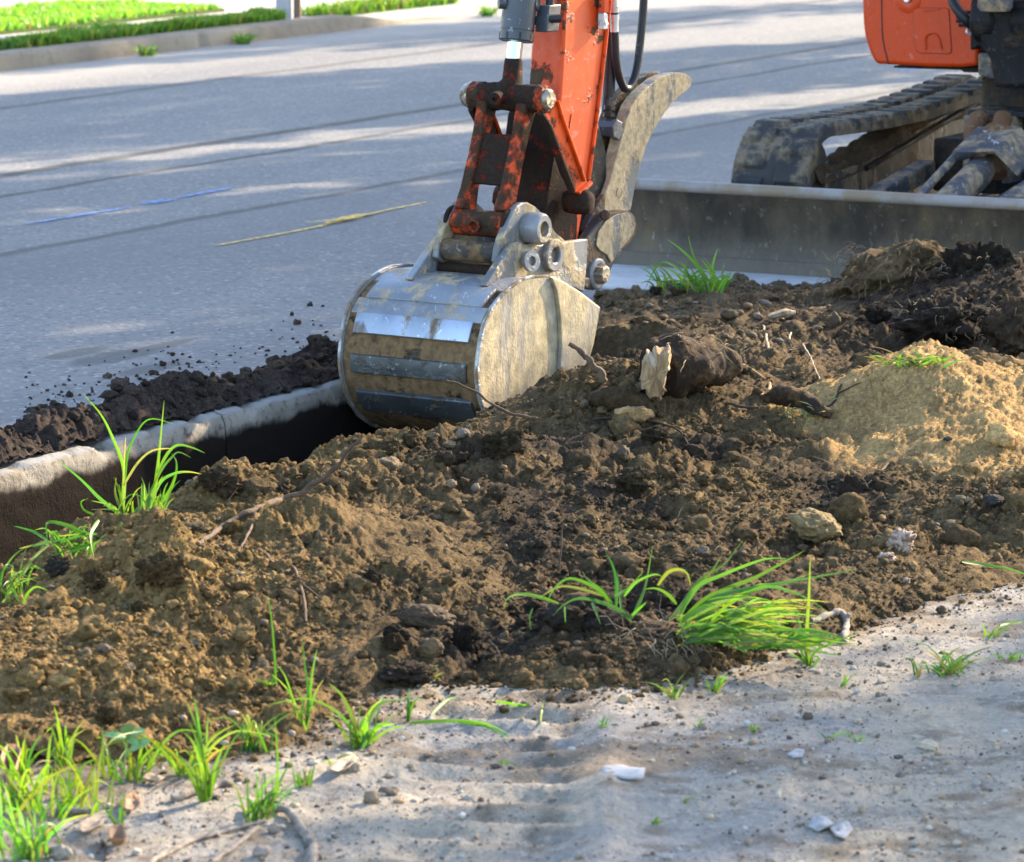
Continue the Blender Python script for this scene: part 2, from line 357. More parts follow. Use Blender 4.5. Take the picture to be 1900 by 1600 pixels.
Z = ground_full(X, Y); n, m = X.shape
V = np.stack([X, Y, Z], -1).reshape(-1, 3); Fc = grid_faces(n, m)
# skirt to the horizon
ring = np.concatenate([np.arange(m), np.arange(1, n) * m + m - 1, (n - 1) * m + np.arange(m - 2, -1, -1), np.arange(n - 2, 0, -1) * m])
c0 = np.array([0, 9.4]); far = V[ring].copy(); dirv = far[:, :2] - c0; far[:, :2] = c0 + dirv / np.linalg.norm(dirv, axis=1)[:, None] * 1500; far[:, 2] = -.06
k = len(ring); b = len(V); mid = V[ring].copy(); mid[:, :2] = c0 + dirv * 1.15; mid[:, 2] = -.06
V = np.vstack([V, mid, far]); a = np.arange(k); a2 = (a + 1) % k
Fc = np.vstack([Fc, np.stack([ring[a2], ring[a], b + a, b + a2], -1), np.stack([b + a2, b + a, b + k + a, b + k + a2], -1)])
gp = pile_base(V[:, 0], V[:, 1]); dirt = sstep(-.13, .0, gp) * sstep(-.25, .35, pn(V[:, 0] * 7, V[:, 1] * 7, 95) + .6 * pn(V[:, 0] * 22, V[:, 1] * 22, 96) + .45 * sstep(-.05, .01, gp)); dirt = np.maximum(dirt, .75 * sstep(.15, .45, pn(V[:, 0] * 2.3, V[:, 1] * 3.1, 97) + .5 * pn(V[:, 0] * 11, V[:, 1] * 15, 98)))
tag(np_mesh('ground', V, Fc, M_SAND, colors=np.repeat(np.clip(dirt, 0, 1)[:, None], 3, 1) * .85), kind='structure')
# ------------------------------------------------------------------ the heap of dug soil
X, Y = persp_grid(-330, 2310, 3.4, 6.9, 13.3, .0052, .011)
Z = pile_full(X, Y); keep = Z > ground_full(X, Y) - .02
C = soil_color(X, Y, Z); n, m = X.shape
V, Fc, C = compact(np.stack([X, Y, Z], -1).reshape(-1, 3), grid_faces(n, m, keep), C.reshape(-1, 3))
tag(np_mesh('dirt_pile', V, Fc, M_SOIL, colors=C), 'long heap of freshly dug brown soil with yellow sand at its right end', 'dirt pile', kind='stuff')
# ------------------------------------------------------------------ soil thrown on the road edge behind the kerb
s0, _ = st(PZ(-500, 900)); s1, _ = st(PZ(905, 612))
S, T = np.meshgrid(np.arange(s0, s1, .006), np.arange(T_KERB + .035, T_KERB + .62, .006), indexing='ij')
e = T - T_KERB - .035
lum = np.clip(.75 + .6 * pn(S * 2.3, T * 2, 41) + .35 * pn(S * 6, T * 6, 42), .35, 2)
Z = .070 * lum * np.exp(-((e - .13) / .10) ** 2) + .020 * np.exp(-((e - .05) / .06) ** 2)
am = sstep(.0, .04, Z); Z = Z + am * (.022 * pn(S * 8, T * 8, 43) + .016 * bill(S, T, 18, 44) + .008 * bill(S, T, 45, 45) + .004 * bill(S, T, 110, 46)) - .004
Z = Z - .05 * sstep(s1 - .25, s1, S)
P = S[..., None] * np.array(DV) + T[..., None] * np.array(NV); P[..., 2] = Z + .012
nn = .5 + .5 * pn(S * 7, T * 7, 47) + .4 * pn(S * 30, T * 30, 48); C = np.array([.040, .029, .024]) + np.clip(nn, 0, 1)[..., None] * np.array([.045, .030, .022])
V, Fc, C2 = compact(P.reshape(-1, 3), grid_faces(*S.shape, Z > .0), C.reshape(-1, 3))
tag(np_mesh('soil_ridge', V, Fc, M_SOIL, colors=C2), 'low ridge of dark damp soil spilled along the road edge behind the broken kerb', 'soil ridge', kind='stuff')
RIDGE = (S, T, Z)

# ------------------------------------------------------------------ near kerb laid open by the trench
q = NT('old_concrete'); n1 = q.noise(5, 6, .6); n2 = q.noise(35, 6, .7); n3 = q.noise(170, 4)
c = q.mix(q.ramp(n1, .35, .65), (.30, .27, .22), (.20, .175, .14)); c = q.mix(q.ramp(n2, .50, .66, 0, .8), c, (.085, .062, .046)); 
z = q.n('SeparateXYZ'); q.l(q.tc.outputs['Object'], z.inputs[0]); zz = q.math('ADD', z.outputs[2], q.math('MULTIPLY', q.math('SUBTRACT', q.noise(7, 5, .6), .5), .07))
c = q.mix(q.ramp(zz, -.040, -.016, 1, 0), c, (.016, .0125, .010)); c = q.mix(q.ramp(z.outputs[2], .008, .016, 0, 1), c, (.24, .23, .215))  # near-black lower face: mud stain, darkened further to stand in for trench shade
q.b.inputs['Specular IOR Level'].default_value = .03; M_KERB = q.out(c, .92, 0, q.bump(n3, .5, .003, q.bump(n2, .6, .008)))
def kerb_section(s0, s1, seed, label):
    prof = [(.13, -.34), (.0, -.34), (-.004, -.05), (0, -.006), (.010, .016), (.028, .022), (.05, .022), (.13, .022)]
    pr = []
    for (a, b), (c, d) in zip(prof, prof[1:]):
        k = max(1, int(math.hypot(c - a, d - b) / .008)); pr += [(a + (c - a) * i / k, b + (d - b) * i / k) for i in range(k)]
    pr.append(prof[-1]); pr = np.array(pr); ss = np.arange(s0, s1, .01)
    S, A = np.meshgrid(ss, pr[:, 0], indexing='ij'); _, B = np.meshgrid(ss, pr[:, 1], indexing='ij')
    chip = np.clip(pn(S * 9, B * 14, seed) - .22, 0, 1) * .06 * sstep(-.03, .012, B) + .0025 * pn(S * 12, B * 26, seed + 1)
    front = 1 - sstep(.03, .06, A); A = A + chip * front; B = B - chip * .5 * sstep(-.01, .02, B) + .003 * pn(S * 40, A * 40, seed + 3) * sstep(0, .02, B)
    P = S[..., None] * np.array(DV) + (T_KERB + A)[..., None] * np.array(NV); P[..., 2] = B
    V = P.reshape(-1, 3); f = grid_faces(*S.shape); mm = S.shape[1]
    me = bpy.data.meshes.new('kerb'); ends = [tuple(range(mm)), tuple(range(len(V) - 1, len(V) - mm - 1, -1))]
    me.from_pydata(V.tolist(), [], [tuple(x) for x in f] + ends); [setattr(p, 'use_smooth', True) for p in me.polygons]; me.set_sharp_from_angle(angle=R(50))
    tag(link_mesh('concrete_kerb', me, M_KERB), label, 'kerb')
sj = st(PZ(420, 768, .02))[0]
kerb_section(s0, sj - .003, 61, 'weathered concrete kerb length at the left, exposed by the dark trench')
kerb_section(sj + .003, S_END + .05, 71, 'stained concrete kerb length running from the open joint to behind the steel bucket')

# ------------------------------------------------------------------ road, built in its own frame: local X along it, local Y across
q = NT('asphalt'); sp = q.n('SeparateXYZ'); q.l(q.tc.outputs['Object'], sp.inputs[0]); tX, tY = sp.outputs[0], sp.outputs[1]
n1 = q.noise(.9, 4, .6, (.25, 1.2, 1)); n2 = q.noise(9, 6, .65, (.5, 1, 1)); n3 = q.noise(160, 3, .7); v1 = q.voro(75, out='Color')
c = q.mix(q.ramp(n1, .35, .65), (.140, .137, .136), (.175, .168, .163)); c = q.mix(q.ramp(n2, .5, .75, 0, .45), c, (.135, .132, .138))
sv = q.n('SeparateColor'); q.l(v1, sv.inputs[0]); c = q.mix(q.ramp(sv.outputs[0], .90, .95, 0, .6), c, (.34, .325, .31)); c = q.mix(q.ramp(sv.outputs[1], .78, .86, 0, .7), c, (.085, .083, .088))
c = q.mix(q.ramp(n3, .45, .7, 0, .35), c, (.10, .10, .105))
wob = q.math('MULTIPLY', q.math('SUBTRACT', q.noise(1.3, 6, .65), .5), .13)
yy = q.math('ADD', tY, wob); dash = q.noise(6, 4, .7)
for px, py, wd, st_ in [(300, 282, .055, .95), (300, 318, .034, .9), (300, 421, .040, .8), (400, 150, .050, .7)]:
    t0 = st(PZ(px, py))[1] - T_KERB
    d = q.math('ABSOLUTE', q.math('SUBTRACT', yy, t0)); line = q.math('MULTIPLY', q.ramp(d, wd * .45, wd * 1.2, 1, 0), q.ramp(dash, .33, .50, .45, st_)); c = q.mix(line, c, (.045, .042, .040))
tp = st(PZ(300, 421))[1] - T_KERB; lay = q.math('MULTIPLY', q.ramp(yy, tp - .02, tp, 1, 0), q.ramp(yy, tp - 1.1, tp - .3, 0, .38)); c = q.mix(lay, c, (.095, .094, .10))
c = q.mix(q.ramp(tY, T_FAR - T_KERB - 1.0, T_FAR - T_KERB - .2, 0, .5), c, (.34, .31, .27))
_w = [st(PZ(px, py)) for px, py in ((215, 664), (140, 658), (285, 648), (275, 688))]
dn = q.math('MULTIPLY', q.math('SUBTRACT', q.noise(4.5, 5, .65), .5), .55); dmp = None
for (ws, wt), (rs, rt) in zip(_w, ((.22, .075), (.16, .05), (.24, .035), (.16, .05))):
    e2 = q.math('ADD', q.math('POWER', q.math('DIVIDE', q.math('SUBTRACT', tX, ws), rs), 2.0), q.math('POWER', q.math('DIVIDE', q.math('SUBTRACT', tY, wt - T_KERB), rt), 2.0))
    k_ = q.ramp(q.math('ADD', e2, q.math('MULTIPLY', dn, 2.2)), .5, 1.25, .72, 0); dmp = k_ if dmp is None else q.math('MAXIMUM', dmp, k_)
c = q.mix(dmp, c, (.055, .054, .056))
M_ROAD = q.out(c, .88, 0, q.bump(n3, .5, .004, q.bump(sv.outputs[0], .25, .003))); q.b.inputs['Specular IOR Level'].default_value = .3
RD = Matrix.Translation(NV * T_KERB) @ Matrix(((DV.x, NV.x, 0, 0), (DV.y, NV.y, 0, 0), (0, 0, 1, 0), (0, 0, 0, 1)))
wid = T_FAR - T_KERB + .3
# the road reaches the near kerb only up to the driveway apron; beyond it the same edge goes on
xs = np.concatenate([[-200, -20], np.arange(-5, 40, .5), [60, 300]]); ys = np.linspace(.10, wid, 24)
S, T = np.meshgrid(xs, ys, indexing='ij'); road = np_mesh('road', np.stack([S, T, 0 * S + .004], -1).reshape(-1, 3), grid_faces(*S.shape), M_ROAD)
road.matrix_world = RD; tag(road, kind='structure')
def paint(col, name):
    q = NT(name); q.b.inputs['Alpha'].default_value = 1; q.l(q.math('MULTIPLY', q.ramp(q.noise(38, 6, .8), .36, .56, .12, 1.0), .9), q.b.inputs['Alpha']); return q.out(q.mix(q.ramp(q.noise(45, 6, .8), .42, .62, .05, .85), col, (.15, .148, .148)), .85)
M_BLUE, M_YEL = paint((.10, .28, .70), 'blue_spray_paint'), paint((.95, .58, .02), 'yellow_spray_paint')
def stroke(P, z, wd, mat, mb):
    P = catmull([PZ(px, py, z) for px, py in P], 10); n = len(P)
    for i in range(n - 1):
        pass
    vs = []
    for i, p in enumerate(P):
        ww = wd * (.55 + .45 * math.sin(math.pi * min(1, max(0, i / (n - 1))))) * random.uniform(.75, 1.2); vs += [p - NV * ww, p + NV * ww]
    mb.add(vs, [(2 * i, 2 * i + 1, 2 * i + 3, 2 * i + 2) for i in range(n - 1)])
for P, z, lab in [([(50, 415), (130, 402), (240, 384)], .008, 'long blue spray paint line on the road, longest of the three blue dashes'), ([(262, 378), (290, 374), (322, 369)], .008, 'short stubby blue spray paint mark between two longer blue dashes'), ([(333, 366), (380, 357), (430, 348)], .008, 'thin blue spray paint dash farthest along the road')]:
    mb = MB(); stroke(P, z, .018 if 'stubby' not in lab else .034, M_BLUE, mb); tag(mb.build('paint_mark', M_BLUE), lab, 'paint mark', 'blue utility marks sprayed on the road')
mb = MB(); stroke([(402, 455), (480, 441), (590, 420), (680, 398), (790, 375)], .008, .013, M_YEL, mb); stroke([(605, 414), (650, 402), (690, 396)], .012, .026, M_YEL, mb); stroke([(570, 412), (640, 406), (670, 402)], .016, .018, M_YEL, mb)
tag(mb.build('paint_mark', M_YEL), 'smeared yellow spray paint arrow on the asphalt left of the red link', 'paint mark')
mb = MB(); stroke([(1660, 132), (1690, 129), (1715, 127)], .008, .03, M_BLUE, mb); tag(mb.build('paint_mark', M_BLUE), 'faint blue paint mark on the road seen under the orange engine cover', 'paint mark')

# ------------------------------------------------------------------ apron slab under the blade
q = NT('pale_concrete'); n1 = q.noise(6, 5, .6); n2 = q.noise(60, 5, .7)
M_CONC = q.out(q.mix(q.ramp(n2, .5, .75, 0, .4), q.mix(q.ramp(n1, .35, .65), (.44, .43, .42), (.36, .35, .34)), (.22, .20, .18)), .9, 0, q.bump(n2, .4, .004))
sa = st(PD(1345, 520, 13.4))[0]; tb = st(PZ(1537, 525))[1]
for a, b in ((tb + .006, 6.6), (3.6, tb - .006)):
    mb = MB(); mb.prism([ST(sa - .45, a, .012), ST(sa + 3.2, a, .012), ST(sa + 3.2, b, .012), ST(sa - .45, b, .012)], [ST(sa - .45, a, -.1), ST(sa + 3.2, a, -.1), ST(sa + 3.2, b, -.1), ST(sa - .45, b, -.1)])
    tag(mb.build('apron_slab', M_CONC, bevel=.006), kind='structure')

# ------------------------------------------------------------------ far side: kerb, verge, pavement, lawn
q = NT('far_kerb_concrete'); n1 = q.noise(2.5, 5, .6, (.4, .4, 1)); n2 = q.noise(18, 6, .7)
M_FK = q.out(q.mix(q.ramp(n2, .5, .72, 0, .6), q.mix(q.ramp(n1, .35, .65), (.235, .20, .155), (.165, .138, .108)), (.10, .080, .060)), .92, 0, q.bump(n2, .5, .01))
sA = st(PZ(600, 58))[0]; sB = st(PZ(770, 40))[0]
jf = st(PZ(380, 90))[0]
S = np.concatenate([np.linspace(-30, 15, 40), np.arange(15, sB + .3, .04)])
kp = [(-.0, -.05), (.0, .0), (.012, .072), (.03, .090), (.15, .092), (.15, -.05)]
vs = []; 
for s in S:
    drop = 1 - .88 * float(sstep(sA, sB, s)); j = .02 if abs(s - jf) < .03 else 0
    for a, b in kp: vs.append(ST(s, T_FAR + a + (j if a < .05 else 0) + .006 * mnoise.noise((s * 3, b * 8, 1)), b * drop if b > 0 else b))
m = len(kp); mb = MB(); mb.add(vs, [(i * m + k, i * m + k + 1, (i + 1) * m + k + 1, (i + 1) * m + k) for i in range(len(S) - 1) for k in range(m - 1)])
tag(mb.build('kerb', M_FK, ang=50), kind='structure')
mb = MB()
def slab(mb, s0, s1, t0, t1, z, zb=-.04): mb.prism([ST(s0, t0, z), ST(s1, t0, z), ST(s1, t1, z), ST(s0, t1, z)], [ST(s0, t0, zb), ST(s1, t0, zb), ST(s1, t1, zb), ST(s0, t1, zb)])
t_v1 = st(PZ(400, 36, .09))[1]; t_p1 = st(PZ(300, 34, .09))[1]
q = NT('bright_pavement'); M_PV = q.out(q.mix(q.ramp(q.noise(8, 5), .4, .7), (.48, .45, .42), (.40, .38, .36)), .9)
TV0 = T_FAR + .15; TV1 = TV0 + .20; TP1 = TV1 + 1.25
slab(mb, -30, 60, TV0 + .001, TP1 + 20, .066); tag(mb.build('pavement', M_PV), kind='structure')
q = NT('lawn_soil'); M_LS = q.out((.06, .09, .02), .95)
sv0 = st(PZ(30, 90, .09))[0]; sv1 = st(PZ(515, 36, .09))[0]
mb = MB(); slab(mb, sv0, sv1, TV0 + .02, TV1, .084); tag(mb.build('verge_soil', M_LS), kind='structure')
sl1 = st(PZ(515, 18, .09))[0]; tl0 = st(PZ(120, 47, .085))[1]; tl1 = st(PZ(200, 2, .09))[1]
mb = MB(); slab(mb, sv0 - 8, sl1, tl0, tl1, .087); tag(mb.build('lawn_soil', M_LS), kind='structure')
print('FAR t', T_KERB, T_FAR, TV1, tl0, tl1, sv0, sv1, sl1)

print('DBG', TV0, TV1, tl0, tl1, T_FAR, st(PZ(200,78,.12)), st(PZ(200,45,.12)))
# ================================================================== the excavator
M_ORANGE = muddy('orange_paint', (.58, .058, .006), 0, .38, (.07, .042, .022), .40, 9, None, scratch=.12, edge=.025, bumpd=.003, var=.08, spec=.3)
M_COVER = muddy('orange_cover_paint', (.49, .042, .003), 0, .33, (.45, .25, .12), .25, 30, None, scratch=.10, edge=.03, bumpd=.001, var=.05, spec=.3)
M_REDWORN = muddy('worn_red_paint', (.50, .062, .016), 0, .5, (.045, .028, .017), .54, 20, (.12, .05, .025), .60, scratch=.2, bumpd=.006)
M_GREASE = muddy('greasy_mud_on_paint', (.30, .035, .012), 0, .7, (.026, .016, .011), .63, 22, None, bumpd=.010)
M_LIP = muddy('orange_rib_paint', (.58, .062, .008), 0, .45, (.06, .04, .025), .42, 26, None, bumpd=.004)
M_STEEL = muddy('grey_steel', (.20, .20, .205), .35, .5, (.40, .31, .19), .43, 9, (.14, .08, .045), .66, scratch=.4)
M_EAR = muddy('sun_warmed_muddy_steel', (.17, .17, .17), .3, .5, (.34, .265, .16), .47, 12, (.14, .08, .045), .66, scratch=.3)  # tan mud patches, their warmth partly painted sunlight on the right ear
M_STEELDARK = muddy('dark_steel', (.060, .056, .054), .25, .55, (.15, .095, .05), .50, 12, (.10, .05, .03), .62, scratch=.3)
M_MUDSTEEL = muddy('mud_skinned_steel', (.20, .20, .21), .3, .5, (.44, .345, .20), .57, 6, None, stretch=(1.6, 1.6, .5), scratch=.35, bumpd=.0015, mudrough=.7, edge=.16)
M_BAR = muddy('polished_wear_bar', (.34, .365, .41), .8, .36, (.18, .12, .065), .42, 13, None, scratch=.9, stretch=(1, 1, .4))
M_BARDULL = muddy('dull_wear_bar', (.085, .09, .09), .55, .45, (.10, .07, .04), .40, 12, None, scratch=.3)
M_SHELL = muddy('soil_caked_shell', (.07, .066, .062), .3, .5, (.17, .105, .052), .60, 12, (.045, .032, .022), .5, bumpd=.014)
M_SHELLTOP = muddy('scuffed_shell', (.24, .25, .27), .35, .48, (.36, .27, .17), .45, 9, (.16, .10, .06), .68, scratch=.4)
M_RIM = muddy('worn_rim_edge', (.34, .34, .34), .6, .45, (.20, .14, .085), .50, 16, None)
M_CHROME = NT('chrome_rod').out((.55, .56, .58), .10, 1.0)
M_BLACK = muddy('grey_cylinder_paint', (.050, .056, .066), 0, .35, (.16, .13, .10), .30, 14, None, scratch=.35, bumpd=.001, spec=.4)
M_HOSE = muddy('black_hose_rubber', (.016, .016, .018), 0, .42, (.12, .09, .06), .30, 22, None, bumpd=.001, spec=.3)
M_FIT = muddy('zinc_fitting', (.50, .52, .54), .8, .35, (.2, .15, .1), .26, 40, None)
M_PIN = muddy('worn_pin_end', (.36, .32, .25), .7, .35, (.22, .15, .08), .45, 30, None)
M_THUMB = muddy('dried_mud_thumb', (.11, .115, .12), .3, .5, (.37, .285, .175), .56, 13, (.10, .06, .035), .66, scratch=.3, stretch=(1, 1, .6))
M_RUBBER = muddy('track_rubber', (.040, .040, .041), 0, .78, (.15, .12, .085), .50, 9, None, bumpd=.002)
M_FRAME = muddy('track_frame_paint', (.018, .019, .023), 0, .5, (.20, .145, .085), .44, 5.5, None, stretch=(1.4, 1.4, .45), scratch=.3)
M_BLUESTEEL = muddy('grey_blue_paint', (.080, .085, .097), .1, .5, (.25, .19, .125), .50, 12, None, scratch=.5)
M_RUSTHOSE = muddy('rusty_hose_sleeve', (.13, .065, .035), 0, .8, (.2, .14, .09), .4, 18, None)
M_DARKCAST = muddy('black_casting', (.009, .009, .010), 0, .55, (.040, .028, .018), .42, 8, None, scratch=.05)
q = NT('worn_blade_steel'); sp = q.n('SeparateXYZ'); q.l(q.tc.outputs['Object'], sp.inputs[0]); zz = sp.outputs[2]
n1 = q.noise(4, 6, .65, (1, 1, .45)); n2 = q.noise(26, 6, .7); n3 = q.noise(60, 4, .6, (1.3, 1.3, .12), .4)
c = q.mix(q.ramp(n1, .35, .65), (.026, .022, .017), (.090, .068, .045)); c = q.mix(q.ramp(n1, .56, .68, 0, .8), c, (.13, .080, .036))
c = q.mix(q.ramp(q.math('ADD', zz, q.math('MULTIPLY', n2, .08)), .19, .05, 0, .7), c, (.145, .125, .10))
c = q.mix(q.ramp(n2, .58, .72, 0, .6), c, (.20, .165, .115)); c = q.mix(q.ramp(n3, .66, .72, 0, .35), c, (.45, .44, .42))
M_BLADE = q.out(c, q.ramp(n2, .3, .7, .62, .85), 0, q.bump(n2, .35, .004)); q.b.inputs['Specular IOR Level'].default_value = .2
q = NT('rubbed_blade_edge'); n1 = q.noise(7, 5, .6)
M_BLADETOP = q.out(q.mix(q.ramp(n1, .42, .62), (.245, .225, .215), (.20, .15, .10)), .6, 0)

PHI = R(33); A = Vector((math.cos(PHI), -math.sin(PHI), 0)); Bv = Vector((math.sin(PHI), math.cos(PHI), 0)); ZV = Vector((0, 0, 1))
O = PD(850, 660, 11.0); O.z = 0
EX = empty('mini_excavator', ST(14.0, T_KERB - .42, 0), 'orange mini excavator on rubber tracks with muddy steel digging bucket lowered into the trench', 'excavator')
def TW(x, y, w, k=2.667, ox=600, oy=0):
    """crop pixel -> point in the arm plane that lies w to the right of the arm's middle"""
    return PP(ox + x / k, oy + y / k, O + A * w, A)
def C5(x, y, w): return TW(x, y, w, 3.167, 600, 460)
def C9(x, y, w): return TW(x, y, w, 3.654, 780, 0)
def C10(x, y, w): return TW(x, y, w, 4.318, 780, 280)
def shift(P, d): return [p + A * d for p in P]
def plate(P, th): m = MB(); m.prism(P, shift(P, -th)); return m

# ---- bucket
L = .205; L2 = .445
back = [(1400, 190), (1340, 165), (1270, 167), (1200, 176), (1130, 212), (1060, 272), (1000, 348), (955, 440), (930, 540), (914, 650), (909, 740), (917, 830), (938, 920), (968, 1000), (1015, 1075), (1090, 1135), (1190, 1165), (1300, 1160)]
front = [(1400, 1090), (1470, 930), (1545, 722), (1592, 560), (1630, 350), (1500, 250)]
side = [C5(x, y, L) for x, y in back + front]
bk = plate(side, .014).build('bucket', M_MUDSTEEL, EX, bevel=.003); tag(bk)
bk['label'] = 'mud skinned steel bucket with ribbed back, sunk in the trench'
lft = plate(shift(side, -L2 + .014), .014).build('side_plate', M_STEEL, bk, bevel=.003)
cen = sum((side[i] for i in range(len(back))), Vector()) / len(back)
def inset(P, k): return [p + (cen - p).normalized() * k for p in P]
wr = [side[i] for i in range(len(back))]; wi = inset(wr, .010); wi2 = inset(wr, .022)
wi_s = catmull(wi, 4); wi2_s = catmull(wi2, 4); n = len(wi_s)
m = MB(); a0, a1 = -.013, -L2 + .013
vs = [p + A * a for p in wi_s for a in np.linspace(a0, a1, 26)]
m.add(vs, [(i * 26 + j, i * 26 + j + 1, (i + 1) * 26 + j + 1, (i + 1) * 26 + j) for i in range(n - 1) for j in range(25)])
vs = [p + A * a for p in wi2_s for a in (a0, a1)]; m.add(vs, [(i * 2, i * 2 + 1, (i + 1) * 2 + 1, (i + 1) * 2) for i in range(n - 1)])
m.build('shell', M_SHELL, bk, lump=(.0035, 26))
def pol(i0, i1, up, dn, mat, ends=(.026, .026), name='wear_bar', bev=.003):
    """plate welded over the shell between two stations of its profile"""
    k0, k1 = int(i0 * 4), int(i1 * 4); k0, k1 = max(0, k0), min(n - 1, k1)
    o = [wi_s[k] + (wi_s[k] - cen).normalized() * up for k in range(k0, k1 + 1)]; i_ = [wi_s[k] + (wi_s[k] - cen).normalized() * dn for k in range(k0, k1 + 1)]
    loop = o + i_[::-1]; m = MB(); m.prism(shift(loop, -.014 - ends[0]), shift(loop, -L2 + .014 + ends[1])); m.build(name, mat, bk, bevel=bev)
pol(.2, 4.6, .003, -.004, M_SHELLTOP, (.001, .001), 'top_plate', 0)
pol(4.5, 6.0, .009, -.004, M_SHELLTOP)
pol(6.0, 7.1, .0045, -.004, M_SHELLTOP, (.004, .004), 'top_plate', 0)
pol(7.1, 8.3, .011, -.004, M_BAR)
pol(9.6, 10.9, .010, -.004, M_BARDULL)
pol(12.0, 13.5, .010, -.004, M_BARDULL)
# rim strips where the side plates stand proud of the shell
for off, nm in ((0, 'rim'), (-L2 + .012, 'rim')):
    rim = catmull([side[i] for i in range(1, 14)], 5); m = MB(); ou = [p + (p - cen).normalized() * .0035 for p in rim]; ii = inset(rim, .006)
    lp = ou + ii[::-1]; m.prism(shift(lp, off + .0006), shift(lp, off - .0085)); m.build(nm, M_RIM, bk, bevel=.0015)
# side cutter standing proud of the side plate, with its curved welded edge
cut = [(1345, 175), (1375, 250), (1395, 400), (1402, 560), (1394, 740), (1372, 900), (1340, 1040), (1400, 1080), (1470, 926), (1540, 722), (1587, 560), (1624, 353), (1498, 256), (1400, 196)]
cp_ = [C5(x, y, L + .012) for x, y in cut]; plate(cp_, .0118).build('side_cutter', M_MUDSTEEL, bk, bevel=.002)
plate(shift(cp_, -L2 - .012), .010).build('side_cutter', M_STEEL, bk, bevel=.002)
# cutting lip with teeth, buried in the soil
lip = [C5(1300, 1160, 0), C5(1420, 1085, 0)]; d = (lip[1] - lip[0]).normalized(); nrm = d.cross(A).normalized()
m = MB(); m.box((lip[0] + lip[1]) / 2, A * (L - .02), d * ((lip[1] - lip[0]).length / 2), nrm * .009); m.build('cutting_lip', M_STEEL, bk, bevel=.002)
for k in range(4):
    c0 = lip[1] + A * (-.15 + .1 * k); m = MB(); m.prism([c0 + A * .022 + nrm * .016, c0 - A * .022 + nrm * .016, c0 - A * .022 - nrm * .016, c0 + A * .022 - nrm * .016], [c0 + d * .09 + A * .014 + nrm * .003, c0 + d * .09 - A * .014 + nrm * .003, c0 + d * .09 - A * .014 - nrm * .003, c0 + d * .09 + A * .014 - nrm * .003]); m.build('tooth', M_STEEL, bk, bevel=.003)
# ears
EW = .128
ear = [(800, 1415), (868, 1310), (935, 1216), (952, 1201), (975, 1196), (1000, 1212), (1080, 1214), (1100, 1203), (1180, 1203), (1250, 1190), (1310, 1184), (1305, 1300), (1292, 1445), (1180, 1402), (1130, 1385), (1000, 1410), (900, 1440)]
earR = [TW(x, y, EW) for x, y in ear]
plate(earR, .022).build('ear_plate', M_EAR, bk, bevel=.003); plate(shift(earR, -2 * EW + .022), .022).build('ear_plate', M_SHELLTOP, bk, bevel=.003)
c = TW(1125, 1262, EW); m = MB(); m.lathe(c, A, [(-.02, .021), (.014, .021), (.017, .024), (.017, .041), (.014, .044), (-.005, .044)]); m.build('bushing', M_STEEL, bk, ang=30)
m = MB(); m.cyl(c - A * .26, c - A * .006, .0208); m.build('dark_bore_plug', M_DARKCAST, bk)  # dark plug stands in for the shaded depth of the open hole
c = TW(992, 1290, EW); dd = (A - Bv * .25 + ZV * .15).normalized(); m = MB(); m.cyl(c - A * .004, c + A * .02, .013); m.lathe(c + A * .022, dd, [(-.006, .013), (-.006, .028), (.006, .028), (.006, .013), (-.006, .013)]); m.build('keeper_ring', M_STEEL, bk, ang=30)

# ---- link ears (coupler) with pin bosses
CW = .118
cear = [(858, 1300), (868, 1230), (885, 1170), (912, 1110), (940, 1050), (962, 1018), (985, 1003), (1015, 1003), (1050, 1022), (1090, 1060), (1115, 1100), (1150, 1150), (1205, 1197), (1150, 1225), (1000, 1250), (900, 1330)]
ceR = [TW(x, y, CW - .014) for x, y in cear]
m = plate(ceR, .020); m2 = shift(ceR, -2 * CW + .048); m.prism(m2, shift(m2, -.020)); cl = m.build('coupler', M_EAR, EX, bevel=.004)
c = TW(1035, 1130, CW); m = MB(); m.lathe(c, A, [(-.02, .043), (.022, .043), (.032, .041), (.038, .036), (.038, .021), (.028, .020), (.028, .0)]); m.build('pin_boss', M_STEEL, cl, ang=30)
m = MB(); m.cyl(c + A * .026, c + A * .031, .019, .012); m.build('mud_plug', M_SOILPLUG if 'M_SOILPLUG' in globals() else soil_mat('plug_soil', False, (.22, .15, .08)), cl, lump=(.004, 60), sub=2)
m = MB(); cL = c - A * (2 * CW + .03); m.lathe(cL, A, [(-.026, 0), (-.026, .014), (-.018, .027), (.0, .031), (.06, .031)]); m.build('pin_head', M_STEEL, cl, ang=60)
m = MB(); m.tube([TW(735, 1243, 0) + A * a for a in (-.10, -.098, .088, .09)], [.026, .029, .029, .026], 26); m.build('cross_tube', M_STEELDARK, cl, ang=60)
m = MB(); m.tube([TW(735, 1335, 0) + A * a for a in (-.10, .10)], .016, 16); m.build('lower_tube', M_GREASE, cl, lump=(.003, 40), sub=1)

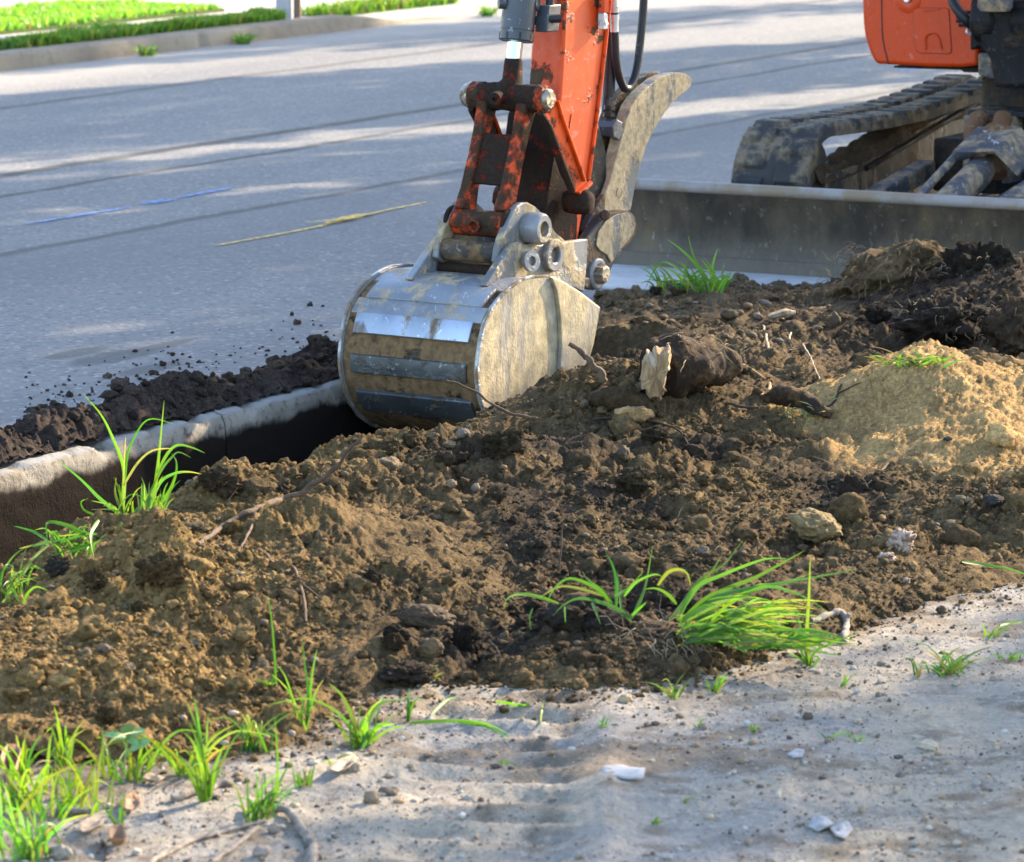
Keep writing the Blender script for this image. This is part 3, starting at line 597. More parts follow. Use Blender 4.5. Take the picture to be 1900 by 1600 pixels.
# ---- H link between cylinder and bucket
LK = empty('bucket_link', TW(775, 1105, 0)); LK.parent = EX; bpy.context.view_layer.update(); LK.matrix_parent_inverse = EX.matrix_world.inverted()
lo, hi = TW(785, 1105, 0), TW(915, 482, 0)
def lumpy_tube(c, a0, a1, r, mat, name, par, lump=.004, n=28, fr=30):
    k = 22; m = MB(); m.tube([c + A * (a0 + (a1 - a0) * i / k) for i in range(k + 1)], [r * (.93 if i in (0, k) else 1) for i in range(k + 1)], n); return m.build(name, mat, par, ang=60, lump=(lump, fr))
lumpy_tube(lo, -.082, .082, .036, M_REDWORN, 'lower_boss', LK, .003)
for a in (-.092, .088):
    m = MB(); m.tube([lo + A * (a - .006), lo + A * (a - .004), lo + A * (a + .004), lo + A * (a + .006)], [.038, .042, .042, .038], 28); m.build('seal_ring', M_GREASE, LK, ang=60, lump=(.002, 50))
c = TW(760, 1095, 0); fdir = (-Bv * .85 - ZV * .1 + A * .12).normalized(); m = MB(); g0 = lo + (c - lo) * .3 + fdir * .022; m.lathe(g0, fdir, [(0, .017), (.022, .017), (.024, .0145), (.022, .011), (.012, .010), (.012, 0)], 20); m.build('grease_port', M_REDWORN, LK, ang=30)
up = lumpy_tube(hi, -.112, .105, .037, M_GREASE, 'upper_boss', LK, .005)
g1 = TW(866, 462, 0); g0 = hi + fdir * .025 + (g1 - hi) * .5; m = MB(); m.lathe(g0, fdir, [(0, .018), (.030, .018), (.033, .015), (.033, .006), (.025, .005), (.025, 0)], 20); m.build('grease_port', M_GREASE, LK, ang=30)
m = MB(); m.lathe(hi + A * .095, A, [(0, .036), (.020, .038), (.026, .036), (.027, .029)], 28); m.build('boss_sleeve', M_REDWORN, LK, ang=40, lump=(.002, 40)); m = MB(); m.lathe(hi + A * .118, A, [(0, .029), (.012, .028), (.018, .022), (.019, 0)], 28); m.build('pin_cap', M_PIN, LK, ang=30, lump=(.002, 40))
m = MB(); m.lathe(hi - A * .112, -A, [(0, .037), (.008, .037), (.012, .033), (.022, .031), (.030, .022), (.031, 0)], 28); m.build('pin_cap', M_PIN, LK, ang=30)
m = MB(); m.lathe(hi - A * .075, -A, [(0, .0385), (.035, .0385)], 28); m.build('boss_sleeve', M_REDWORN, LK, ang=30)
for wv in (.062, -.062):
    ax = (lo - hi).normalized(); sd = ax.cross(A).normalized()
    ctr = [hi + ax * .02, hi + ax * .10, hi + (lo - hi) * .5, lo - ax * .09, lo - ax * .03]; hw = [.030, .021, .021, .024, .034]
    P = [c + sd * h for c, h in zip(ctr, hw)] + [c - sd * h for c, h in zip(ctr[::-1], hw[::-1])]
    P = [p + A * (wv + .016) for p in P]
    plate(P, .032).build('link_arm', M_REDWORN, LK, bevel=.006, seg=3)
w0, w1 = hi + (lo - hi) * .30, hi + (lo - hi) * .70; sd = (lo - hi).normalized().cross(A).normalized()
m = MB(); m.box((w0 + w1) / 2 + sd * .004, A * .047, (w1 - w0) / 2, sd * .008); m.build('web_plate', M_GREASE, LK, bevel=.004, lump=(.002, 30), sub=3)

# ---- stick (dipper arm)
SW = .052
SK = [(1236, -1900), (1205, -200), (1197, 0), (1188, 200), (1172, 450), (1150, 680), (1120, 900), (1095, 1100), (1090, 1200), (1262, 1205), (1282, 1080), (1308, 895), (1335, 700), (1362, 490), (1390, 250), (1416, 0), (1440, -220), (1600, -1900)]
skP = [TW(x, y, SW) for x, y in SK]
stick = plate(skP, 2 * SW).build('stick', M_ORANGE, EX, bevel=.011, seg=4)
# caked lower front face of the stick
lowf = [(1165, 560), (1140, 760), (1112, 930), (1088, 1100), (1082, 1200), (1255, 1208), (1262, 1080), (1240, 950), (1200, 760)]
P = [TW(x, y, SW + .004) for x, y in lowf]; plate(P, 2 * SW + .060).build('mud_cake', M_GREASE, stick, bevel=.006)
m = MB(); fr = [TW(x, y, 0) for x, y in [(1155, 560), (1128, 760), (1100, 930), (1078, 1100), (1074, 1180)]]
k = 18; vs = []
P2 = catmull(fr, 10)
for p in P2:
    for j in range(k + 1): vs.append(p + A * (-SW - .052 + (2 * SW + .054) * j / k) - Bv * (.012 + .006 * mnoise.noise(p * 20 + A * j)))
m.add(vs, [(i * (k + 1) + j, i * (k + 1) + j + 1, (i + 1) * (k + 1) + j + 1, (i + 1) * (k + 1) + j) for i in range(len(P2) - 1) for j in range(k)]); m.build('mud_cake', M_GREASE, stick, lump=(.004, 35))
edge = [(1418, 0), (1392, 250), (1364, 490), (1337, 700), (1311, 890)]
m = MB(); m.tube([TW(x, y, SW + .003) for x, y in edge], .006, 8); m.build('weld_bead', M_LIP, stick)
for x, y, r in [(1040, 340, .016), (1150, 300, .012), (1270, 350, .010), (1130, 1010, .02), (1160, 900, .014), (1180, 1100, .016)]:
    pass
# ---- guide link (dog bone) on each side of the stick
ghi, glo = TW(1115, 500, .118), TW(1282, 1000, .118)
gl = [(1072, 545), (1120, 500), (1152, 482), (1166, 520), (1225, 700), (1290, 890), (1318, 905), (1322, 930), (1262, 962), (1228, 940), (1185, 830), (1140, 690)]
for off in (0, -.222):
    P = shift([TW(x, y, .118) for x, y in gl], off); G = plate(P, .012).build('guide_link', M_LIP if off == 0 else M_REDWORN, EX, bevel=.003)
    m = MB(); ed = shift([TW(x, y, .122) for x, y in [(1160, 500), (1180, 575), (1225, 700), (1272, 835), (1292, 895)]], off); m.tube(ed, .0055, 8); m.build('flange', M_LIP, G)
    ed = shift([TW(x, y, .122) for x, y in [(1075, 560), (1110, 620), (1150, 730), (1190, 845), (1232, 945)]], off); m = MB(); m.tube(ed, [.008, .011, .012, .012, .010], 8); m.build('flange', M_GREASE, G, lump=(.002, 40))
    m = MB(); k0 = shift([TW(1262, 962, .12), TW(1322, 905, .12)], off); m.tube([k0[0], k0[1]], .008, 8); m.build('foot', M_LIP, G)
    c = glo + A * off; m = MB(); m.tube([c - A * .05, c - A * .02, c + A * .012, c + A * .022, c + A * .026], [.030, .034, .034, .030, .014], 24); m.build('lower_boss', M_GREASE, G, ang=60, lump=(.004, 35))
# ---- bucket cylinder
CY = empty('bucket_cylinder', hi); CY.parent = EX; bpy.context.view_layer.update(); CY.matrix_parent_inverse = EX.matrix_world.inverted()
def CW_(x, y): return TW(x, y, 0)
ax = (CW_(975, 0) - CW_(935, 400)).normalized(); b0 = CW_(955, 210)
m = MB(); m.tube([hi + ax * .0, hi + ax * .028, CW_(936, 400), CW_(941, 300), CW_(942, 290)], [.034, .034, .027, .0235, .021], 24); m.build('rod_end', M_GREASE, CY, ang=60, lump=(.002, 50))
m = MB(); m.cyl(CW_(941, 295), CW_(955, 170), .0208, n=32); m.build('rod', M_CHROME, CY, ang=60)
m = MB(); m.lathe(CW_(953, 206), ax, [(0, .021), (0, .044), (.004, .0465), (.026, .0465), (.027, .0440), (.030, .0440), (.031, .0455), (1.1, .0455), (1.1, 0)], 40); cyb = m.build('barrel', M_BLACK, CY, ang=30)
for k in range(8):
    a = 2 * math.pi * k / 8; u = ax.cross(A).normalized(); v = ax.cross(u); dvec = u * math.cos(a) + v * math.sin(a); m = MB(); m.box(CW_(953, 206) + ax * .012 + dvec * .0455, dvec * .0018, ax.cross(dvec) * .0028, ax * .010); m.build('gland_slot', M_HOSE, cyb)
c = TW(872, 12, 0); m = MB(); m.cyl(TW(905, 15, -.02), TW(866, 15, -.035), .016); m.build('port_boss', M_BLACK, CY, bevel=.002)
m = MB(); m.cyl(TW(1020, 25, .02), TW(1065, 22, .045), .018); m.cyl(TW(1050, 100, .02), TW(1100, 108, .05), .014); m.build('port_boss', M_BLACK, CY, bevel=.002)
bc = TW(1112, 90, .052); m = MB(); m.box(bc, A * .019, Bv * .03, ax * .036); m.build('valve_block', M_BLACK, CY, bevel=.003)
m = MB(); m.cyl(bc + ax * .03, bc + ax * .30, .012); m.cyl(bc - Bv * .02 + A * .01, bc + A * .032 + Bv * .01, .012); m.build('hose_stub', M_HOSE, CY)
# ---- hoses, thumb cylinder and fittings behind the stick
m = MB(); m.tube(catmull([TW(x, y, w_) for x, y, w_ in [(1437, -60, .03), (1440, 60, .03), (1443, 190, .03), (1448, 290, .03), (1462, 370, .03), (1482, 425, .03), (1500, 440, .03), (1520, 425, .03), (1545, 360, .03), (1563, 250, .03), (1576, 120, .03), (1585, 0, .03), (1592, -300, .03)]], 8), .0115, 14); m.build('hose', M_HOSE, EX)
m = MB()
for (y0, y1, r) in ((-40, 30, .012), (30, 38, .015), (38, 62, .0125), (62, 70, .0105), (72, 95, .0135), (95, 158, .0118)): m.cyl(TW(1438 + y0 * .02, y0, .03), TW(1438 + y1 * .02, y1, .03), r, n=16)
m.build('hose_fitting', M_FIT, EX, ang=30)
m = MB(); m.tube([TW(1382, 66, SW + .014), TW(1380, 70, SW + .014), TW(1380, 142, SW + .014), TW(1380, 146, SW + .014)], [.012, .0155, .0155, .012], 6); m.tube([TW(1382, 110, SW + .014), TW(1380, 112, SW + .014), TW(1380, 125, SW + .014)], [.0165, .0175, .0165], 6); m.build('hose_fitting', M_FIT, EX, ang=20)
m = MB(); m.tube([TW(1384, -60, SW + .014), TW(1383, 62, SW + .014)], .0165, 6); m.build('hex_nut', M_ORANGE, EX, ang=20)
m = MB(); m.cyl(TW(1440, -300, .0), TW(1412, 480, .0), .0165); m.cyl(TW(1425, 250, -.015), TW(1395, 560, -.015), .011); m.cyl(TW(1416, 525, .0), TW(1414, 545, .0), .017, n=6); m.cyl(TW(1414, 560, .0), TW(1412, 580, .0), .018, n=6); m.cyl(TW(1410, 590, .0), TW(1408, 640, .0), .012); m.build('thumb_cylinder', M_HOSE, EX, ang=30)
m = MB(); c = TW(1405, 640, .01); m.lathe(c, A, [(-.06, .024), (.020, .024), (.022, .030), (.034, .030), (.036, .026), (.036, 0)], 6); m.build('clevis_pin', M_BLACK, EX, ang=25)
br = [(1345, 560), (1385, 690), (1400, 760), (1402, 900), (1345, 1080), (1290, 1190), (1230, 1170), (1280, 1000), (1320, 800)]
m = MB(); P = [TW(x, y, .03) for x, y in br]; m.prism(P, shift(P, -.06)); m.build('thumb_bracket', M_DARKCAST, EX, bevel=.004)
lb = [(1300, 1140), (1330, 1060), (1380, 985), (1400, 960), (1395, 1080), (1360, 1140), (1320, 1180)]
m = MB(); P = [TW(x, y, .05) for x, y in lb]; m.prism(P, shift(P, -.1)); m.build('thumb_lug', M_STEELDARK, EX, bevel=.005)
# ---- thumb
TH = empty('thumb', TW(1375, 1355, .05)); TH.parent = EX; bpy.context.view_layer.update(); TH.matrix_parent_inverse = EX.matrix_world.inverted()
tb_ = [(1342, 1085), (1370, 1020), (1400, 950), (1428, 865), (1452, 770), (1470, 700), (1484, 650), (1500, 590), (1525, 525), (1555, 480), (1600, 435), (1660, 388), (1700, 370), (1735, 361), (1765, 360), (1795, 366), (1815, 380), (1826, 400), (1822, 422), (1806, 440), (1790, 458), (1770, 470), (1745, 495), (1722, 512), (1705, 542), (1685, 565), (1665, 600), (1640, 640), (1618, 680), (1600, 722), (1588, 760), (1575, 800), (1562, 850), (1548, 900), (1535, 970), (1522, 1043), (1470, 1050), (1400, 1050)]
tw = [TW(x, y, .045) for x, y in tb_]
plate(tw, .036).build('thumb_blade', M_THUMB, TH, bevel=.003); plate(shift(tw, -.062), .028).build('thumb_blade', M_STEELDARK, TH, bevel=.003)
tb2 = [(1440, 980), (1480, 760), (1540, 560), (1590, 500), (1640, 500), (1600, 620), (1560, 780), (1510, 980)]
P = [TW(x, y, .017) for x, y in tb2]; plate(P, .034).build('spacer_web', M_STEELDARK, TH)
m = MB(); c = TW(1464, 953, .0455); m.lathe(c, A, [(0, .0145), (.0012, .0140), (.0012, .0128), (0, .0124)], 28); m.cyl(c - A * .02, c + A * .0006, .0122); m.build('pivot_plug', M_THUMB, TH, ang=20)
lobe = [(1262, 1375), (1268, 1300), (1282, 1225), (1312, 1165), (1350, 1118), (1392, 1072), (1425, 1052), (1470, 1042), (1512, 1043), (1542, 1066), (1555, 1110), (1548, 1160), (1525, 1200), (1485, 1245), (1450, 1290), (1430, 1325), (1412, 1375), (1385, 1415), (1345, 1437), (1300, 1428), (1272, 1410)]
P = [TW(x, y, .078) for x, y in lobe]; lb_ = plate(P, .030).build('thumb_lobe', M_STEELDARK, TH, bevel=.006, seg=3)
face = [(1352, 1215), (1362, 1150), (1400, 1095), (1450, 1062), (1505, 1052), (1535, 1075), (1545, 1115), (1535, 1160), (1505, 1200), (1462, 1245), (1436, 1290), (1425, 1300), (1405, 1262), (1370, 1240)]
P = [TW(x, y, .0825) for x, y in face]; plate(P, .0044).build('mud_skin', M_THUMB, lb_, bevel=.002)
P = shift([TW(x, y, .078) for x, y in lobe], -.126); plate(P, .030).build('thumb_lobe', M_STEELDARK, TH, bevel=.006)
c = TW(1352, 1355, .078); m = MB(); m.lathe(c, A, [(0, .044), (.006, .043), (.010, .038), (.010, .030), (.006, .029), (.006, 0)], 28); m.build('boss_ring', M_STEEL, TH, ang=30)
m = MB(); m.tube([c, c + A * .024, c + A * .030, c + A * .032], [.027, .027, .024, .020], 8); m.cyl(c - A * .16, c, .022); m.build('pin_head', M_PIN, TH, ang=25)
m = MB(); cc = TW(1290, 1400, .085); m.cyl(cc - A * .03, cc + A * .012, .015); m.build('grease_plug', M_STEELDARK, TH, bevel=.003); m = MB(); m.cyl(TW(1395, 1065, .06), TW(1395, 1065, .085), .014); m.build('grease_plug', M_STEELDARK, TH, bevel=.003)

# ---- machine frame: forward = -DV, left side = NV
TC = T_KERB - .42
def PT(px, py, t): return PP(px, py, NV * t, NV)
def PS(px, py, s): return PP(px, py, DV * s, DV)
def c8(x, y): return 1500 + x / 4.445, y / 4.445
# dozer blade
SBL = st(PZ(1345, 503, .012))[0]; TL = st(PS(1120, 480, SBL))[1]; TR = TC - (TL - TC)
prof = [(.0, .014), (.018, .05), (.034, .10), (.038, .15), (.030, .20), (.014, .245), (.002, .270)]
back_ = [(a + .016, b) for a, b in prof]
m = MB(); pr = prof + back_[::-1]; m.prism([ST(SBL + a, TL, b) for a, b in pr], [ST(SBL + a, TR, b) for a, b in pr]); bl = m.build('dozer_blade', M_BLADE, EX, bevel=.003)
bl['label'] = 'wide dull steel dozer blade resting on the concrete apron'
m = MB(); m.tube([ST(SBL + .012, TL + .002, .277), ST(SBL + .012, TR - .002, .277)], .019, 20); m.build('top_edge', M_BLADETOP, bl, ang=60)
m = MB(); m.prism([ST(SBL - .004, TL, .010), ST(SBL + .004, TL, .055), ST(SBL + .014, TL, .055), ST(SBL + .008, TL, .010)], [ST(SBL - .004, TR, .010), ST(SBL + .004, TR, .055), ST(SBL + .014, TR, .055), ST(SBL + .008, TR, .010)]); m.build('cutting_edge', M_BLADE, bl, bevel=.002)
TCC = TC - .13
for t in (TC + .30, TC - .50):
    m = MB(); a_, b_ = ST(SBL + .05, t, .14), ST(SBL + 1.0, t, .27); dd = (b_ - a_).normalized(); uu = dd.cross(NV).normalized()
    m.box((a_ + b_) / 2, dd * (b_ - a_).length / 2, NV * .035, uu * .030); m.build('blade_arm', M_BLUESTEEL, EX, bevel=.010, seg=3)
c0, c1 = ST(SBL + .10, TCC + .04, .20), ST(SBL + .62, TCC + .02, .37); dd = (c1 - c0).normalized()
m = MB(); m.lathe(c0 - dd * .02, dd, [(0, 0), (0, .05), (.03, .055), (.05, .055), (.055, .049), (.40, .049), (.44, .045), (.44, .03)], 28); m.cyl(c0 + dd * .42, c1 + dd * .15, .026); m.build('blade_cylinder', M_BLUESTEEL, EX, ang=40)
m = MB(); m.tube([c0 + NV * .085 + dd * .06 + Vector((0, 0, .03)), c0 + NV * .085 + dd * .44 + Vector((0, 0, .05))], .014, 12); m.box(c0 + NV * .085 + dd * .07 + Vector((0, 0, .015)), NV * .026, dd * .035, ZV * .026); m.build('cylinder_pipe', M_BLUESTEEL, EX, bevel=.003)
# folded guard over the cylinder
gc = c0 + dd * .46 + Vector((0, 0, .085)); uu = NV.cross(dd).normalized(); uu = uu if uu.z > 0 else -uu
sec = [(.118, -.035), (.100, .012), (-.045, .020), (-.118, -.058)]; sec2 = [(a, b - .010) for a, b in sec[::-1]]
gc = gc - NV * .02 - Vector((0, 0, .018)); P = [gc - dd * .10 + NV * a + uu * b for a, b in sec + sec2]; Q_ = [gc + dd * .11 + NV * a + uu * b for a, b in sec + sec2]
m = MB(); m.prism(P, Q_); m.build('cylinder_guard', M_BLUESTEEL, EX, bevel=.003)
m = MB(); P = [ST(SBL + .08, TCC - .10, .19), ST(SBL + .16, TCC - .13, .27), ST(SBL + .42, TCC - .20, .34), ST(SBL + .75, TCC - .22, .35), ST(SBL + .75, TCC - .55, .33), ST(SBL + .12, TCC - .55, .22)]
m.prism(P, [p - Vector((0, 0, .03)) for p in P]); m.build('blade_frame_plate', M_BLUESTEEL, EX, bevel=.012)
# undercarriage
TO = TC + .70; TI = TO - .27
SF = st(PT(1352, 322, TO))[0]
def track(to, ti):
    R1, R2 = .215, .215; z1, z2 = .232, .272; s1, s2 = SF + R1 + .012, SF + 1.80
    path = []
    nA = 26
    for k in range(nA + 1): a = math.pi * 1.5 - math.pi * k / nA; path.append((s1 + R1 * math.cos(a), z1 + R1 * math.sin(a)))
    for k in range(1, 20):
        f = k / 20; sag = -.03 * math.sin(math.pi * f); path.append((s1 + (s2 - s1) * f, z1 + R1 + (z2 + R2 - z1 - R1) * f + sag))
    for k in range(nA + 1): a = math.pi * .5 - math.pi * k / nA; path.append((s2 + R2 * math.cos(a), z2 + R2 * math.sin(a)))
    for k in range(1, 20): f = k / 20; path.append((s2 + (s1 - s2) * f, z2 - R2 + (z1 - R1 - z2 + R2) * f))
    # even spacing
    P = [Vector((a, b, 0)) for a, b in path] ; P.append(P[0]); cum = [0]
    for a, b in zip(P, P[1:]): cum.append(cum[-1] + (b - a).length)
    def at(d):
        d %= cum[-1]; import bisect; i = min(max(bisect.bisect_right(cum, d) - 1, 0), len(P) - 2); f = (d - cum[i]) / max(1e-9, cum[i + 1] - cum[i]); p = P[i].lerp(P[i + 1], f)
        e = 1e-3; i2 = i; t = (P[i + 1] - P[i]).normalized(); return p, t, Vector((-t.y, t.x, 0))
    N = 120; m = MB(); vs = []
    for k in range(N):
        p, t, nn = at(cum[-1] * k / N)
        for (tt, off) in ((to, 0), (to, -.034), (ti, -.034), (ti, 0)): qv = p + nn * off; vs.append(ST(qv.x, tt, qv.y))
    m.add(vs, [(k * 4 + j, k * 4 + (j + 1) % 4, ((k + 1) % N) * 4 + (j + 1) % 4, ((k + 1) % N) * 4 + j) for k in range(N) for j in range(4)])
    tr = m.build('rubber_track', M_RUBBER, EX, bevel=.003, ang=40)
    # lugs: two staggered rows of bars with shoulder ends
    pitch = cum[-1] / 44; m = MB(); W = to - ti
    for k in range(44):
        for r_, (x0, x1, ph) in enumerate(((.0, .56, 0), (.44, 1.0, .5))):
            d0 = (k + ph) * pitch
            for (y0, y1, a0, a1) in ((-.41, .41, x0 + (.0 if r_ == 0 else .12), x1 - (.12 if r_ == 0 else .0)),):
                A0, B0 = at(d0 + y0 * pitch), at(d0 + y1 * pitch); A1, B1 = at(d0 + y0 * .62 * pitch), at(d0 + y1 * .62 * pitch)
                def pt(q_, off, f): v = q_[0] + q_[2] * off; return ST(v.x, ti + W * f, v.y)
                lo_ = [pt(A0, -.004, a0), pt(A0, -.004, a1), pt(B0, -.004, a1), pt(B0, -.004, a0)]; e = .03
                hi_ = [pt(A1, .015, a0 + e), pt(A1, .015, a1 - e), pt(B1, .015, a1 - e), pt(B1, .015, a0 + e)]
                m.prism(lo_, hi_)
            # narrow bridge to the centre of the belt
            a0, a1 = ((.44, .60) if r_ == 0 else (.40, .56))
    o = m.build('tread_lugs', M_RUBBER, tr, bevel=.004); o['kind'] = 'stuff'
    # idler, sprocket, rollers
    for s_, z_, r_ in ((s1, z1, R1 - .03), (s2, z2, R2 - .03)):
        m = MB(); m.lathe(ST(s_, ti + .06, z_), NV, [(0, .03), (0, r_ - .05), (.03, r_ - .04), (.03, r_), (.12, r_), (.12, r_ - .04), (.15, r_ - .05), (.15, .03)], 32); m.build('track_wheel', M_FRAME, EX, ang=30)
    for f in (.3, .5, .7):
        m = MB(); m.lathe(ST(s1 + (s2 - s1) * f, ti + .05, .10), NV, [(0, 0), (0, .06), (.05, .07), (.12, .07), (.17, .06), (.17, 0)], 20); m.build('track_roller', M_FRAME, EX, ang=30)
    # frame beam with ragged dirt on top
    up_ = []
    for k in range(41):
        f = k / 40; s_ = s1 + .03 + (s2 - s1 - .15) * f; z_ = .285 + .125 * float(sstep(.10, .85, f)) + .008 * mnoise.noise((s_ * 30, 3, 1)) * (1 - f); up_.append((s_, z_))
    lw = [(s2 - .12, .05), (s1 + .03, .05)]
    P = [ST(a, ti + .035, b) for a, b in up_ + lw]; m = MB(); m.prism(P, [p + NV * .16 for p in P]); m.build('track_frame', M_FRAME, EX, bevel=.003)
    m = MB(); k = 60; vs = []
    for i in range(k + 1):
        f = i / k; s_ = s1 - .02 + (s2 - s1 - .25) * f; zb = .275 + .12 * float(sstep(.10, .85, f)); h = .030 + .024 * mnoise.noise((s_ * 14, 7, 2)) + .012 * mnoise.noise((s_ * 45, 2, 2))
        vs += [ST(s_, ti + .03, zb - .02), ST(s_, ti + .05, zb + h), ST(s_, ti + .16, zb + h * .8), ST(s_, ti + .20, zb - .02)]
    m.add(vs, [(i * 4 + j, i * 4 + j + 1, (i + 1) * 4 + j + 1, (i + 1) * 4 + j) for i in range(k) for j in range(3)]); m.build('packed_dirt', M_PACK, EX, lump=(.006, 30))
    m = MB(); a_, b_ = ST(s1 + .34, ti + .025, .275), ST(s2 - .16, ti + .025, .435); m.tube([a_, b_], .010, 8); m.build('frame_rib', M_UNDER, EX)
M_UNDER = muddy('black_underside_paint', (.012, .012, .013), 0, .7, (.035, .024, .015), .5, 8, None)
M_PACK = soil_mat('packed_soil', False, (.13, .085, .05))
track(TO, TI); track(TC - .43, TC - .70)
# centre frame and slew ring
m = MB(); m.box(ST(SF + 1.05, TC - .05, .28), NV * .34, DV * .30, ZV * .09); m.build('centre_frame', M_UNDER, EX, bevel=.01)
m = MB(); m.box(ST(SF + .72, TC - .22, .475), NV * .34, DV * .10, ZV * .010)
m.build('deck_flange', M_FRAME, EX, bevel=.003)
for t in (TC + .09, TC - .05): 
    m = MB(); m.box(ST(SF + .62, t, .36), NV * .012, DV * .06, ZV * .11); m.build('frame_gusset', M_BLUESTEEL, EX, bevel=.003)
m = MB(); m.cyl(ST(SF + 1.1, TC - .1, .36), ST(SF + 1.1, TC - .1, .56), .33, n=48); m.build('slew_ring', M_UNDER, EX, ang=40)
m = MB(); m.tube(catmull([ST(SF + .60, TC + .06, .46), ST(SF + .52, TC + .05, .40), ST(SF + .50, TC - .02, .36), ST(SF + .44, TC - .0, .30), ST(SF + .36, TC + .01, .27)], 6), .034, 14); m.tube(catmull([ST(SF + .58, TC - .03, .47), ST(SF + .46, TC - .06, .38), ST(SF + .40, TC - .09, .29)], 6), .03, 14); m.build('hose_sleeve', M_RUSTHOSE, EX, lump=(.004, 30))
m = MB(); m.tube(catmull([c1 + Vector((0, 0, .05)) + NV * .06, c1 + Vector((0, 0, .085)) + NV * .02, c1 + Vector((0, 0, .07)) - NV * .05], 6), .017, 10); m.build('hose', M_RUSTHOSE, EX)
# ---- house
SH = st(PD(1640, 118, 14.35))[0]
def hp(x, y, ds=0.0): a, b = c8(x, y); return PS(a, b, SH + ds)
hz = 1.25
out_ = [(1398, 545), (1272, 558), (1000, 556), (660, 534), (575, 530), (545, 520), (515, 460), (485, 380), (462, 300), (448, 200), (443, 100), (440, 0), (440, -200)]
P = [hp(x, y) for x, y in out_]; P.append(Vector((P[-1].x, P[-1].y, hz))); q2 = hp(1398, 545); P.append(Vector((q2.x, q2.y, hz)))
m = MB(); m.prism(P, [p + DV * 1.05 + NV * (.06 if i not in (0, 1, len(P) - 1) else 0) for i, p in enumerate(P)]); hs = m.build('engine_cover', M_COVER, EX, bevel=.035, seg=5)
dr = [(905, 66), (1130, 68), (1158, 78), (1163, 100), (1170, 250), (1182, 400), (1176, 436), (1150, 446), (920, 438), (892, 420), (882, 390), (872, 250), (866, 120), (872, 84)]
P = [hp(x, y, -.0005) for x, y in dr]; cc = sum(P, Vector()) / len(P)
m = MB(); m.prism([cc + (p - cc) * 1.016 - DV * .0008 for p in P], [cc + (p - cc) * 1.016 + DV * .004 for p in P]); m.build('door_gap', M_HOSE, hs)
m = MB(); m.prism([p - DV * .003 for p in P], [p + DV * .004 for p in P]); ad = m.build('access_door', M_COVER, hs, bevel=.002)
hd = [(962, 410), (958, 330), (970, 292), (1000, 270), (1035, 268), (1065, 285), (1085, 320), (1105, 410)]
def ring_handle():
    P = [hp(x, y, -.004) for x, y in hd]; cc = sum(P, Vector()) / len(P); m = MB(); n_ = len(P)
    inn = [cc + (p - cc) * .72 + DV * .0 for p in P]; o1 = [p - DV * .006 for p in P]; i1 = [p - DV * .006 for p in [cc + (x - cc) * .86 for x in P]]
    m.add(P + o1 + i1 + inn, [(k * n_ + i, k * n_ + (i + 1) % n_, (k + 1) * n_ + (i + 1) % n_, (k + 1) * n_ + i) for k in range(3) for i in range(n_ - 1)]); m.build('handle', M_COVER, ad, ang=60)
ring_handle()
m = MB(); P = [hp(x, y, -.004) for x, y in ((947, 70), (1082, 72), (1082, 84), (947, 96))]; m.prism([p - DV * .004 for p in P], P); m.build('hinge_tab', M_COVER, ad, bevel=.001)
m = MB(); seam = [hp(x, y, -.001) for x, y in ((603, -150), (604, 100), (608, 260), (622, 370), (660, 533))]; m.tube(catmull(seam, 5), .0022, 6); m.build('panel_seam', M_HOSE, hs)
for y, x0, x1 in ((103, 1270, 1330), (137, 1222, 1320), (173, 1222, 1300), (209, 1242, 1310)):
    m = MB(); a_, b_ = hp(x0, y, -.001), hp(x1, y, -.001); m.tube([a_, b_], .0062, 8); m.build('vent_slot', M_HOSE, hs)
c = hp(820, -5, -.001); m = MB(); m.lathe(c, -DV, [(0, .048), (.003, .040), (.002, .02), (.001, .012)], 24); m.build('cap_recess', M_COVER, hs); m = MB(); m.cyl(c - DV * .002, c - DV * .014, .011); m.build('cap_screw', M_FIT, hs, bevel=.002)
P = [hp(x, y, .05) for x, y in ((705, 546), (1398, 560), (1398, 600), (1285, 598), (1260, 578), (705, 560))]; m = MB(); m.prism(P, [p + DV * .8 for p in P]); m.build('belly_plate', M_DARKCAST, hs)
# floor pan of the other half, boom swing bracket
t_h = st(hp(1398, 545))[1]; zf = hp(1398, 545).z
m = MB(); m.box(ST(SH + .55, (t_h + TC - .75) / 2 - .002, (zf + .95) / 2), NV * ((t_h - TC + .75) / 2 - .002), DV * .5, ZV * ((.95 - zf) / 2)); m.build('cab_base', M_DARKCAST, hs, bevel=.03)
m = MB(); m.box(ST(SH + .55, TC - .35, 1.05), NV * .28, DV * .28, ZV * .12); m.build('seat', M_HOSE, hs, bevel=.05)
SB_ = SH - .12
def bp(x, y, ds=0.0): a, b = c8(x, y); return PS(a, b, SB_ + ds)
pl = [(1330, 420), (1332, 60), (1345, -40), (1900, -60), (1900, 440), (1500, 460), (1440, 430), (1410, 390)]
m = MB(); P = [bp(x, y, .02) for x, y in pl]; m.prism(P, [p + DV * .11 for p in P]); sb = m.build('swing_post', M_DARKCAST, EX, bevel=.008)
pl = [(1395, 440), (1395, 625), (1520, 660), (1560, 640), (1900, 640), (1900, 420)]
m = MB(); P = [bp(x, y, .01) for x, y in pl]; m.prism(P, [p + DV * .14 for p in P]); m.build('swing_post_foot', M_BLUESTEEL, sb, bevel=.008)
pl = [(1420, 90), (1400, 240), (1405, 300), (1440, 400), (1490, 500), (1510, 620), (1530, 728), (1900, 728), (2100, 728), (2100, 0), (1400, 0)]
m = MB(); P = [bp(x, y, -.16) for x, y in pl]; m.prism(P, [p + DV * .16 for p in P]); m.build('swing_bracket', M_DARKCAST, sb, bevel=.015, seg=3)
